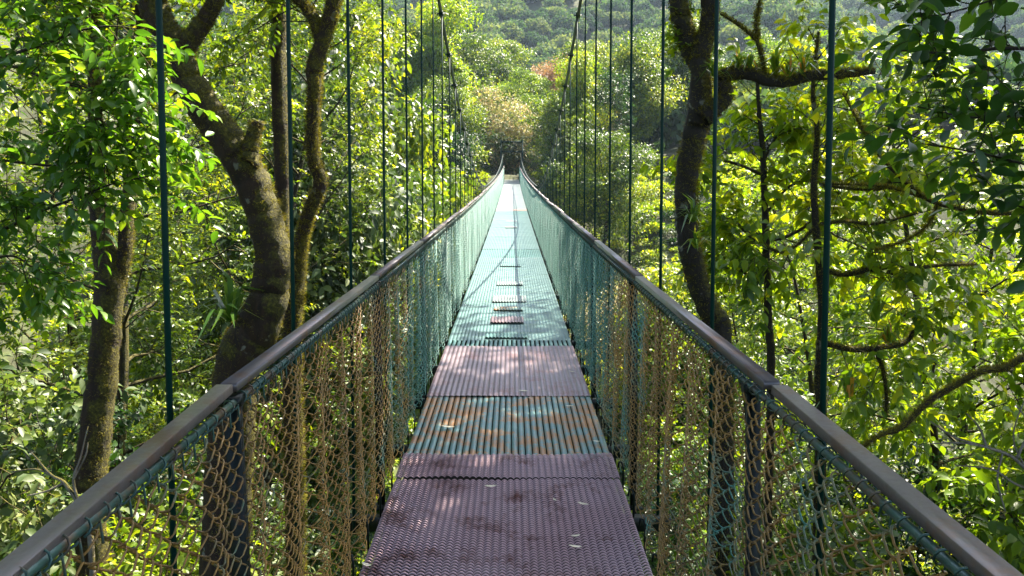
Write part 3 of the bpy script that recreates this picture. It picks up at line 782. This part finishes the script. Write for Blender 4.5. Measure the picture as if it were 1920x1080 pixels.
# ------------------------------------------------------------------ near trees with their own shapes
def down(p, x=None, y=None):
    x = p[0] if x is None else x; y = p[1] if y is None else y
    return np.array((x, y, float(H(x, y))-.4))
def px_path(pts, d):
    """pts = (px, py, width px[, depth])"""
    o = []; r = []
    for q in pts:
        dd = q[3] if len(q) > 3 else d
        o.append(P(q[0], q[1], dd)); r.append(q[2]*.47/FPX*dd)
    return np.array(o), np.array(r)
def own_tree(name, label, paths, cat='tree', moss=4000, msize=.035, bark=BARK, lump=.08, seed=0, fol=None, base_first=True, sides=14, thr=-.1):
    g = np.random.default_rng(seed)
    sm = []
    for i, (p, r) in enumerate(paths):
        sm.append(smooth_path(p, r, 7, g, .05))
    base = sm[0][0][0]
    e = empty(name, tuple(base), 0, label, cat)
    for i, (p, r) in enumerate(sm):
        mb = MB(); bark_tube(mb, p-base, r, g, sides if i == 0 else 10, lump)
        obj('trunk' if i == 0 else 'branch', mb.mesh('trunk', True), bark, e)
    if moss:
        mm = moss_on([(p-base, r) for p, r in sm], g, moss, msize, thr=thr)
        obj('moss', mm, LM['moss'], e)
    return e, base, sm
def dress_paths(e, base, paths, g, leafm, leaf, per=10, kind='fine', nsec=8, seclen=.5, ntw=4, twl=.3, t0=.1, droop=.4, thick=.02, bark=BARKD, name='crown'):
    wood = MB(); fol = Foliage()
    for p, r in paths:
        dress(wood, fol, p-base, r, g, nsec, seclen, ntw, twl, t0)
    obj('twigs', wood.mesh('twigs', True), bark, e)
    obj(name, fol.mesh('crown', g, leaf, per, kind, droop), LM[leafm], e)

def rooted(p, r, dx=0.0, flare=1.35):
    g0 = down(p[0], p[0][0]+dx); a = p[0]-p[1]; a /= np.linalg.norm(a)
    q = [g0*(1-t)+p[0]*t+np.array((0, 0, 0)) for t in (0, .25, .5, .75)]
    return np.vstack([q, p]), np.r_[r[0]*flare, r[0]*1.15, r[0]*1.08, r[0]*1.03, r]
# the big leaning trunk
p, r = px_path([(440, 700, 100), (478, 620, 98), (508, 540, 88), (512, 470, 84), (492, 390, 80), (462, 318, 82), (420, 255, 78), (378, 195, 74), (342, 125, 64), (322, 75, 58), (295, 30, 60), (272, -40, 62), (240, -200, 56), (190, -420, 44)], 7.6)
r = r*.88; p, r = rooted(p, r, -.5)
p1, r1 = px_path([(338, 118, 44), (352, 80, 40), (378, 45, 34), (402, 5, 30), (425, -60, 26), (480, -220, 20), (520, -400, 12)], 7.6)
p2, r2 = px_path([(466, 308, 46), (470, 280, 34), (476, 250, 28), (484, 228, 24)], 7.5)
e, base, sm = own_tree('leaning_tree', 'thick leaning mossy trunk with a stub and two upper forks left of the bridge', [(p, r), (p1, r1), (p2, r2)], seed=1, moss=80000, msize=.030)
g = np.random.default_rng(50)
dress_paths(e, base, [(sm[0][0][-22:], .05), (sm[1][0][-18:], .03)], g, 'green', .13, nsec=16, seclen=1.3, ntw=6, twl=.5, per=12, kind='mid')
# straight trunk
p, r = px_path([(545, 620, 42), (534, 500, 38), (530, 400, 36), (529, 300, 40), (524, 200, 40), (522, 100, 38), (525, 0, 34), (530, -150, 30), (520, -420, 22)], 9.0)
r = r*.8; p, r = rooted(p, r, 0.0)
e, base, sm = own_tree('straight_tree', 'straight dark trunk with lichen patches between the leaning trunk and the thin mossy stem', [(p, r)], seed=2, moss=30000, msize=.026, thr=.05)
dress_paths(e, base, [(sm[0][0][-12:], .05)], g, 'green', .12, nsec=22, seclen=1.6, ntw=6, twl=.5, per=12, kind='mid')
# thin mossy stem
p, r = px_path([(548, 640, 36), (556, 540, 30), (563, 460, 26), (578, 400, 24), (600, 345, 27), (588, 300, 25), (586, 230, 24), (590, 170, 27), (588, 130, 34), (602, 85, 30), (622, 20, 30), (632, -60, 28), (650, -260, 20), (640, -420, 14)], 8.3)
p, r = rooted(p, r, 0.0)
p1, r1 = px_path([(600, 75, 22), (590, 40, 24), (572, 12, 22), (548, -12, 18), (500, -90, 14)], 8.3)
e, base, sm = own_tree('crooked_tree', 'thin crooked yellow mossy stem beside the nearest left hangers', [(p, r), (p1, r1)], seed=3, moss=60000, msize=.036, thr=-.4)
dress_paths(e, base, [(sm[0][0][-16:], .04), (sm[1][0], .02)], g, 'green', .11, nsec=14, seclen=1.2, ntw=5, twl=.45, per=12, kind='mid')
# forked trunk at the left
p, r = px_path([(172, 925, 80), (180, 800, 76), (190, 700, 72), (200, 600, 72), (206, 520, 78), (190, 440, 50), (182, 360, 44), (180, 250, 38), (176, 120, 34), (180, 0, 32), (170, -200, 26)], 8.6)
r = r*.74; p, r = rooted(p, r, -.1)
p1, r1 = px_path([(214, 545, 46), (232, 480, 40), (238, 400, 38), (246, 330, 34), (262, 230, 32), (272, 120, 30), (262, 0, 26), (250, -160, 20)], 8.6)
r1 = r1*.74
e, base, sm = own_tree('forked_tree', 'brown forked trunk with peeling moss at the left side of the picture', [(p, r), (p1, r1)], seed=4, moss=45000, msize=.03, bark=BARK, thr=.0)
dress_paths(e, base, [(sm[0][0][-28:], .05), (sm[1][0][-26:], .04)], g, 'green', .13, nsec=16, seclen=1.4, ntw=6, twl=.5, per=12, kind='mid')
# dark mossy tree at right with long horizontal limb
p, r = px_path([(1352, 640, 44), (1336, 600, 46), (1312, 540, 44), (1296, 480, 46), (1289, 420, 46), (1286, 350, 44), (1298, 270, 46), (1310, 210, 50), (1314, 150, 42), (1312, 110, 38), (1328, 50, 34), (1330, -10, 34), (1320, -160, 28), (1340, -400, 18)], 7.4)
p, r = rooted(p, r, +.2)
p1, r1 = px_path([(1318, 222, 40), (1342, 200, 34), (1362, 178, 32), (1352, 150, 30), (1378, 137, 27), (1412, 140, 26), (1440, 151, 24), (1480, 152, 22), (1522, 142, 21), (1570, 140, 20), (1640, 133, 12)], 7.3)
p2, r2 = px_path([(1312, 130, 32), (1296, 95, 40), (1280, 50, 42), (1272, 10, 38), (1262, -60, 30), (1240, -200, 20)], 7.5)
p3, r3 = px_path([(1432, 148, 8), (1430, 115, 7), (1420, 78, 7), (1418, 40, 6), (1424, 0, 5), (1430, -60, 4)], 7.3)
p4, r4 = px_path([(1418, 76, 6), (1395, 55, 5), (1370, 38, 4), (1350, 26, 3)], 7.3)
e, base, sm = own_tree('mossy_limb_tree', 'dark mossy trunk right of the bridge with a long horizontal limb of air plants', [(p, r), (p1, r1), (p2, r2), (p3, r3), (p4, r4)], seed=5, moss=75000, msize=.034, bark=BARKD, thr=-.1)
dress_paths(e, base, [(sm[0][0][-14:], .04), (sm[2][0][-12:], .03)], g, 'bright', .12, nsec=12, seclen=1.0, ntw=5, twl=.45, per=10, kind='mid')
dress_paths(e, base, [(sm[2][0][:16], .02)], g, 'bright', .09, nsec=9, seclen=.25, ntw=3, twl=.18, per=7, kind='fine', name='sprouts')
# air plants on the limb and trunk: each its own plant
def bromeliad(seed, n=22, L=.28, wide=1.0):
    g = np.random.default_rng(seed); W = []; 
    az = g.random(n)*6.28; el = .35+.9*g.random(n)
    D = np.stack([np.cos(az)*np.cos(el), np.sin(az)*np.cos(el), np.sin(el)], 1)
    V, F, r = place_leaves(np.zeros((n, 3))+g.normal(0, .008, (n, 3)), D, np.tile((0, 0, 1.), (n, 1))+g.normal(0, .1, (n, 3)), L*(.6+.6*g.random(n)), g.random(n), 'blade')
    V = V.copy(); rad = np.hypot(V[:, 0], V[:, 1]); V[:, 2] -= rad**2/L*.9
    return np_mesh('bromeliad', V, F, r)
BR = [bromeliad(i, 26, .20+.05*i) for i in range(3)]
for i, (px, py, d, s, lab) in enumerate([
        (1385, 128, 7.25, 1.0, 'spiky air plant on the horizontal mossy limb nearest its trunk'), (1405, 124, 7.2, .8, 'small air plant on the horizontal limb beside the upright twig'),
        (1455, 138, 7.25, 1.1, 'yellowish air plant tuft on the middle of the horizontal limb'), (1478, 140, 7.2, 1.2, 'bushy air plant right of the yellowish tuft'),
        (1505, 134, 7.25, .9, 'air plant at the thin end of the horizontal limb'), (1300, 415, 7.15, 1.0, 'air plant halfway up the dark mossy trunk'),
        (1306, 462, 7.15, 1.2, 'wide air plant below another on the dark mossy trunk'), (1338, 140, 7.15, .9, 'air plant in the fork of the dark mossy tree'),
        (1640, 600, 7.9, 1.6, 'large drooping bromeliad right of the dark cable post'), (1665, 640, 7.9, 1.5, 'hanging bromeliad below the large one'), (1590, 740, 7.6, 1.5, 'grey green bromeliad just above the right handrail'),
        (432, 600, 7.3, 1.9, 'long leaved bromeliad at the foot of the leaning trunk'), (548, 170, 8.1, .9, 'small air plant on the straight trunk')]):
    pp = P(px, py, d)
    o = obj('air_plant', BR[i % 3], LM['brom'], None, tuple(pp), (0, 0, i*1.1)); o.scale = (s, s, s)
    tag(o, lab, 'air plant', 'air plants growing on the trees')
# slim stems on the right
p, r = px_path([(1446, 705, 17), (1442, 600, 16), (1437, 480, 15), (1433, 360, 13), (1430, 280, 11), (1424, 215, 9), (1418, 120, 6)], 9.5)
p, r = rooted(p, r, 0.0)
br = [px_path(q, 9.5) for q in ([(1433, 330, 7), (1395, 312, 6), (1350, 300, 6), (1330, 305, 5), (1290, 300, 3)], [(1437, 450, 8), (1470, 445, 7), (1510, 425, 6), (1530, 405, 5)], [(1438, 440, 6), (1400, 435, 6), (1370, 410, 5), (1330, 425, 3)],
      [(1432, 300, 6), (1460, 250, 4), (1490, 235, 3)], [(1440, 520, 7), (1400, 515, 6), (1380, 490, 6), (1350, 480, 4)], [(1436, 400, 6), (1480, 350, 5), (1530, 335, 5), (1600, 320, 4)])]
e, base, sm = own_tree('slim_tree', 'slim dark stem with crooked side branches between two right hand hangers', [(p, r)]+br, seed=6, moss=5000, msize=.03, bark=BARKD, sides=8, thr=.2)
dress_paths(e, base, [(q[0], .01) for q in sm[1:]]+[(sm[0][0][-22:], .02)], g, 'bright', .17, nsec=10, seclen=.6, ntw=3, twl=.35, per=8, kind='fine', droop=.7)
p, r = px_path([(1540, 800, 22), (1536, 700, 20), (1542, 600, 18), (1535, 480, 16), (1526, 360, 13), (1532, 250, 10), (1524, 170, 8), (1535, 60, 5)], 8.8)
p, r = rooted(p, r, 0.0)
br = [px_path(q, 8.8) for q in ([(1534, 500, 10), (1580, 515, 10), (1640, 505, 12), (1700, 515, 11), (1740, 500, 8), (1830, 495, 5)], [(1534, 640, 12), (1600, 655, 12), (1660, 650, 12), (1700, 640, 10), (1720, 600, 8), (1690, 590, 6)],
      [(1640, 655, 9), (1655, 690, 8), (1662, 740, 7), (1660, 780, 5)], [(1536, 345, 6), (1580, 352, 6), (1650, 355, 5), (1680, 330, 4)], [(1536, 420, 7), (1590, 415, 6), (1640, 420, 6), (1720, 400, 4)], [(1534, 420, 6), (1480, 470, 5), (1440, 465, 5), (1400, 440, 4)])]
e, base, sm = own_tree('gnarled_tree', 'gnarled mossy tree behind the nearest right hanger with drooping crooked limbs', [(p, r)]+br, seed=7, moss=40000, msize=.03, bark=BARKD, sides=8, thr=-.35)
dress_paths(e, base, [(q[0], .01) for q in sm[1:]]+[(sm[0][0][-22:], .02)], g, 'bright', .16, nsec=10, seclen=.7, ntw=4, twl=.35, per=8, kind='fine', droop=.6)
# fallen mossy diagonal limb, lower right, growing from a trunk beyond the frame
p, r = px_path([(2250, 1300, 60), (2200, 900, 54), (2170, 560, 46), (2150, 200, 38), (2160, -300, 30)], 6.6)
p, r = rooted(p, r, 0.0)
br = [px_path(q, 6.6) for q in ([(2175, 600, 26), (2050, 640, 16), (1930, 668, 13), (1884, 690, 14), (1836, 698, 12), (1775, 732, 13), (1738, 756, 11), (1690, 802, 11), (1652, 816, 8), (1610, 842, 6)],
      [(2170, 480, 16), (2050, 420, 12), (1950, 402, 9), (1860, 400, 8), (1790, 390, 7), (1735, 372, 7), (1680, 325, 6), (1640, 280, 5), (1600, 210, 4), (1580, 175, 3)],
      [(1735, 372, 5), (1680, 355, 4), (1640, 348, 4), (1560, 345, 3)], [(1758, 385, 4), (1740, 420, 4), (1700, 450, 3), (1640, 470, 2)])]
e, base, sm = own_tree('edge_tree', 'right edge tree with a mossy diagonal limb and a long bare curved branch', [(p, r)]+br, seed=8, moss=60000, msize=.03, bark=BARK, sides=10, thr=-.3)
dress_paths(e, base, [(sm[2][0], .01)], g, 'bright', .11, nsec=12, seclen=.4, ntw=2, twl=.25, per=6, kind='fine', droop=.6)
# dark leaved tree, upper right, leaves close to the viewer
p, r = px_path([(2500, 1250, 70), (2430, 700, 60), (2400, 300, 50), (2350, -100, 40), (2260, -500, 26)], 4.9)
p, r = rooted(p, r, 0.0)
br = [px_path(q, 4.9) for q in ([(2400, 320, 20), (2200, 180, 14), (2050, 110, 10), (1900, 90, 7), (1790, 100, 5), (1690, 95, 3)], [(2410, 420, 18), (2200, 330, 14), (2050, 260, 10), (1930, 220, 7), (1820, 220, 5), (1720, 200, 3)],
      [(2415, 520, 18), (2250, 440, 12), (2080, 370, 9), (1960, 320, 6), (1850, 290, 4), (1740, 270, 3)], [(2380, 120, 18), (2200, 20, 12), (2050, -30, 9), (1930, -20, 6), (1830, 10, 4), (1760, 30, 3)], [(2420, 560, 14), (2200, 480, 10), (2050, 440, 7), (1950, 400, 5), (1890, 380, 3)])]
br.append(px_path([(2340, -140, 18), (2150, -160, 14), (1950, -170, 9), (1800, -160, 6)], 4.6))
e, base, sm = own_tree('dark_leaved_tree', 'overhanging tree with large dark green oval leaves in the upper right corner', [(p, r)]+br, seed=9, moss=0, bark=BARKD, sides=10)
dress_paths(e, base, [(q[0][len(q[0])//4:], .006) for q in sm[1:]], g, 'shade', .165, nsec=8, seclen=.5, ntw=3, twl=.32, per=5, kind='fine', droop=.35)
# light tree, upper left
p, r = px_path([(-620, 1300, 90), (-560, 700, 80), (-520, 300, 70), (-470, -100, 56), (-400, -500, 36)], 5.8)
p, r = rooted(p, r, 0.0)
br = [px_path(q, 5.8) for q in ([(-520, 320, 20), (-300, 200, 14), (-120, 140, 9), (0, 108, 7), (90, 80, 6), (160, 55, 5), (230, 50, 3), (290, 70, 2)], [(-530, 380, 20), (-300, 220, 14), (-100, 130, 8), (20, 124, 6), (80, 145, 5), (150, 165, 4), (220, 200, 3), (275, 225, 2)],
      [(-530, 500, 20), (-300, 480, 14), (-100, 455, 9), (0, 432, 8), (80, 395, 6), (160, 365, 5), (210, 345, 4), (280, 330, 3)], [(-510, 200, 20), (-300, 40, 14), (-100, -20, 8), (30, -10, 5), (130, 0, 4), (240, -20, 3)],
      [(-530, 420, 16), (-300, 340, 12), (-100, 290, 8), (0, 300, 6), (110, 310, 5), (210, 290, 3)], [(-525, 540, 12), (-300, 560, 10), (-120, 520, 7), (10, 480, 5), (60, 500, 3)], [(90, 148, 4), (150, 160, 4), (190, 185, 4), (190, 225, 3), (215, 270, 2)])]
e, base, sm = own_tree('overhanging_tree', 'light green tree whose leafy branches hang in from the upper left corner', [(p, r)]+br, seed=10, moss=0, bark=BARKD, sides=10)
dress_paths(e, base, [(q[0][len(q[0])//4:], .006) for q in sm[1:]], g, 'fresh', .125, nsec=12, seclen=.6, ntw=4, twl=.32, per=8, kind='fine', droop=.45)

# bare pale twiggy plants below the rails
for nm_, lab, d, main, tw in (
    ('bare_shrub', 'bare pale twigs spreading low at the right edge above the handrail', 6.2, [(1990, 1040, 12), (1960, 930, 10), (1905, 862, 8), (1850, 838, 6), (1790, 820, 4), (1745, 790, 3)],
     [[(1905, 862, 6), (1930, 800, 5), (1905, 760, 3)], [(1850, 838, 5), (1835, 800, 4), (1812, 775, 2)], [(1960, 930, 7), (1900, 905, 5), (1860, 880, 4), (1790, 872, 2)], [(1880, 850, 4), (1870, 900, 4), (1885, 960, 3)], [(1850, 838, 4), (1800, 830, 4), (1745, 832, 2)], [(1930, 890, 4), (1900, 820, 3), (1925, 740, 2)]]),
    ('dead_twig_bush', 'dry branching twigs beside the foot of the brown forked trunk', 7.2, [(170, 1010, 12), (150, 950, 9), (120, 905, 7), (95, 890, 5), (60, 850, 3)],
     [[(150, 950, 6), (138, 900, 5), (150, 860, 3), (165, 800, 2)], [(120, 905, 5), (90, 920, 4), (50, 930, 2)], [(110, 900, 4), (70, 880, 3), (20, 885, 2)], [(138, 900, 3), (160, 855, 3), (165, 830, 2)]])):
    p, r = px_path(main, d); p, r = rooted(p, r)
    own_tree(nm_, lab, [(p, r)]+[px_path(q, d) for q in tw], cat='shrub', moss=0, bark=BARKL, sides=7, seed=31)
# ------------------------------------------------------------------ shrubs below, as things
sh = [(x*(1.3 if 50 > y > 11 else 1), y, s) for x, y, s in [(-4.6, 6.2, .8), (-6.2, 7.2, 1.0), (-7.9, 8.4, 1.1), (-4.2, 9.0, .9), (-5.4, 10.5, 1.0), (-8.6, 5.6, 1.15), (-3.6, 11.6, .8), (-3.4, 15, .9), (-10.5, 9, 1.2), (-3.3, 19, .9),
      (4.0, 6.0, .8), (5.6, 7.0, 1.0), (7.2, 8.2, 1.15), (8.6, 6.4, 1.2), (4.2, 9.2, .9), (6.3, 10, 1.0), (9.4, 9.5, 1.2), (3.6, 12.5, .9), (3.6, 17, 1.0), (3.8, 22, 1.0), (11.5, 8.0, 1.2), (4.0, 28, 1.1), (-3.6, 25, 1.0), (4.2, 67, 1.3), (6.5, 69, 1.4), (-4.2, 67, 1.3), (-6.5, 69.5, 1.4), (3.6, 61, 1.3), (5, 64, 1.3)]]
where = ['on the slope', 'in the ravine']
for i, (x, y, s) in enumerate(sh):
    sidew = 'left' if x < 0 else 'right'
    lm = ['green', 'bright', 'grey', 'green', 'dark'][i % 5]
    cw = {'green': 'mid green', 'bright': 'yellow green', 'grey': 'grey green', 'dark': 'dark green'}[lm]
    near = 'below the near handrail' if y < 8 else ('behind the near netting' if y < 13 else ('far along the netting' if y < 50 else 'close to the bridge tower'))
    put_tree('shrub', 'shrub', i, x, y, s*1.15, i*1.1, lm, BARKD, f'{cw} leafy shrub {near}, {abs(x):.0f} metres {sidew} of the bridge', 'shrub', 'shrubs under the bridge', -.3, s*(1.5 if y < 14 else 1.3))

# ------------------------------------------------------------------ stuff: undergrowth and far wood (instanced points)
def scatter(name, sources, pts, rots, scales, idx):
    me = bpy.data.meshes.new(name); me.vertices.add(len(pts)); me.vertices.foreach_set('co', np.asarray(pts, np.float32).ravel())
    a = me.attributes.new('rz', 'FLOAT_VECTOR', 'POINT'); a.data.foreach_set('vector', np.asarray(rots, np.float32).ravel())
    a = me.attributes.new('sc', 'FLOAT_VECTOR', 'POINT'); a.data.foreach_set('vector', np.asarray(scales, np.float32).ravel())
    a = me.attributes.new('ix', 'INT', 'POINT'); a.data.foreach_set('value', np.asarray(idx, np.int32))
    o = obj(name, me)
    ng = bpy.data.node_groups.new(name, 'GeometryNodeTree')
    ng.interface.new_socket('Geometry', in_out='INPUT', socket_type='NodeSocketGeometry'); ng.interface.new_socket('Geometry', in_out='OUTPUT', socket_type='NodeSocketGeometry')
    N = ng.nodes; gi = N.new('NodeGroupInput'); go = N.new('NodeGroupOutput'); ip = N.new('GeometryNodeInstanceOnPoints')
    join = N.new('GeometryNodeJoinGeometry')
    for s in reversed(sources):
        oi = N.new('GeometryNodeObjectInfo'); oi.inputs['Object'].default_value = s; oi.inputs['As Instance'].default_value = True
        ng.links.new(oi.outputs['Geometry'], join.inputs[0])
    def attr(nm, ty):
        n = N.new('GeometryNodeInputNamedAttribute'); n.data_type = ty; n.inputs[0].default_value = nm; return n.outputs[0]
    ip.inputs['Pick Instance'].default_value = True
    ng.links.new(gi.outputs[0], ip.inputs['Points']); ng.links.new(join.outputs[0], ip.inputs['Instance'])
    ng.links.new(attr('ix', 'INT'), ip.inputs['Instance Index']); ng.links.new(attr('rz', 'FLOAT_VECTOR'), ip.inputs['Rotation']); ng.links.new(attr('sc', 'FLOAT_VECTOR'), ip.inputs['Scale'])
    ng.links.new(ip.outputs[0], go.inputs[0])
    md = o.modifiers.new('scatter', 'NODES'); md.node_group = ng
    o['kind'] = 'stuff'
    return o
def src(name, me, mat):
    me.materials.clear(); me.materials.append(mat)
    return bpy.data.objects.new(name, me)
def leafy_clump(seed, rad, n, leaf, kind='mid', h=.6):
    g = np.random.default_rng(seed); p = unit(g.normal(0, 1, (n, 3)))*rad*(g.random((n, 1))**.35); p[:, 2] = np.abs(p[:, 2])*h
    D = unit(p)+g.normal(0, .5, (n, 3)); D[:, 2] -= .1
    W, F, r = place_leaves(p, D, np.tile((0, 0, 1.), (n, 1))+g.normal(0, .4, (n, 3)), leaf*(.6+.7*g.random(n)), np.clip(.5*g.random(n)+.5*g.random(), 0, 1), kind)
    return np_mesh('clump', W, F, r)
def far_crown(seed, rad=4.5, n=1500):
    g = np.random.default_rng(seed)
    nl = 16; c = unit(g.normal(0, 1, (nl, 3)))*rad*.55; c[:, 2] = np.abs(c[:, 2])*.8+rad*.2
    rr = rad*(.35+.25*g.random(nl)); k = g.integers(0, nl, n)
    v = unit(g.normal(0, 1, (n, 3))); v[:, 2] = np.abs(v[:, 2])*.9-.15
    p = c[k]+v*rr[k][:, None]*(.8+.25*g.random((n, 1)))
    D = unit(v)*.4+g.normal(0, .7, (n, 3)); D[:, 2] -= .1
    W, F, r = place_leaves(p, D, v+g.normal(0, .35, (n, 3)), .62*(.6+.8*g.random(n)), np.clip(.55*g.random(n)+.1+.35*(g.random(nl)[k]), 0, 1), 'clump')
    return np_mesh('crown', W, F, r)
g = np.random.default_rng(77)
srcs = [src('clump_a', leafy_clump(1, .55, 330, .13), LM['green']), src('clump_b', leafy_clump(2, .6, 300, .16), LM['bright']), src('clump_c', leafy_clump(3, .6, 420, .10), LM['grey']), src('clump_d', leafy_clump(4, .5, 330, .13), LM['dark'])]
n = 9000
x = g.uniform(-26, 26, n); y = g.uniform(-3, 72, n)
yy = np.where(g.random(n) < .45, g.uniform(1, 24, n), y)
keep = ~((np.abs(x) < 2.0) & (yy < 8) & (yy > -8)) & ~((np.abs(x) < 2.2) & (yy > 60))
x, yy = x[keep], yy[keep]; n = len(x)
z = H(x, yy)
ix = np.where(np.sin(x*.7+1)+np.sin(yy*.5)+g.normal(0, .7, n) > .4, 1, g.integers(0, 4, n))
s = g.uniform(.7, 1.7, n)[:, None]*np.array((1, 1, 1.1))
o = scatter('undergrowth', srcs, np.stack([x, yy, z-.05], 1), np.stack([g.normal(0, .2, n), g.normal(0, .2, n), g.random(n)*6.28], 1), s, ix)
o['label'] = 'tangled leafy undergrowth covering the ravine slopes under the bridge'; o['category'] = 'undergrowth'
fs = [src('far_%d' % i, far_crown(20+i), LM['far']) for i in range(5)]
P_ = []
for yy0, yy1, st in ((80, 200, 6.0), (200, 420, 8.0), (420, 760, 10.5)):
    y0 = yy0
    while y0 < yy1:
        xm = 60+.62*y0
        xx = np.arange(-xm, xm, st); P_.append(np.stack([xx+g.normal(0, st*.3, len(xx)), y0+g.normal(0, st*.3, len(xx))], 1)); y0 += st*.95
P_ = np.concatenate(P_); P_ = P_[~((np.abs(P_[:, 0]-1) < 13) & (P_[:, 1] < 86))]
n = len(P_); z = H(P_[:, 0], P_[:, 1]); s = g.uniform(.75, 1.35, n)[:, None]*np.array((1, 1, 1.15))*np.where(P_[:, 1] > 420, 1.35, 1.0)[:, None]*np.where(P_[:, 1] < 200, .8, 1.0)[:, None]
o = scatter('distant_forest', fs, np.stack([P_[:, 0], P_[:, 1], z+1.0], 1), np.stack([np.zeros(n), np.zeros(n), g.random(n)*6.28], 1), s, g.integers(0, 5, n))
o['label'] = 'hazy blue green forest canopy on the mountainside in the distance'; o['category'] = 'forest'

# ------------------------------------------------------------------ haze
mb = MB(); zl = float(Z.min())-1; zh = float(Z.max())+40
hz = MB(); hz.box((0, 415, (zl+zh)/2), (720, 495, (zh-zl)/2))
m = bpy.data.materials.new('haze'); m.use_nodes = True; nt = m.node_tree
for q in list(nt.nodes): nt.nodes.remove(q)
out = nt.nodes.new('ShaderNodeOutputMaterial'); pv = nt.nodes.new('ShaderNodeVolumePrincipled')
pv.inputs['Color'].default_value = (.62, .80, 1.0, 1); pv.inputs['Density'].default_value = .00018; pv.inputs['Anisotropy'].default_value = .2
nt.links.new(pv.outputs[0], out.inputs['Volume'])
tag(obj('haze', hz.mesh('haze'), m), kind='stuff')
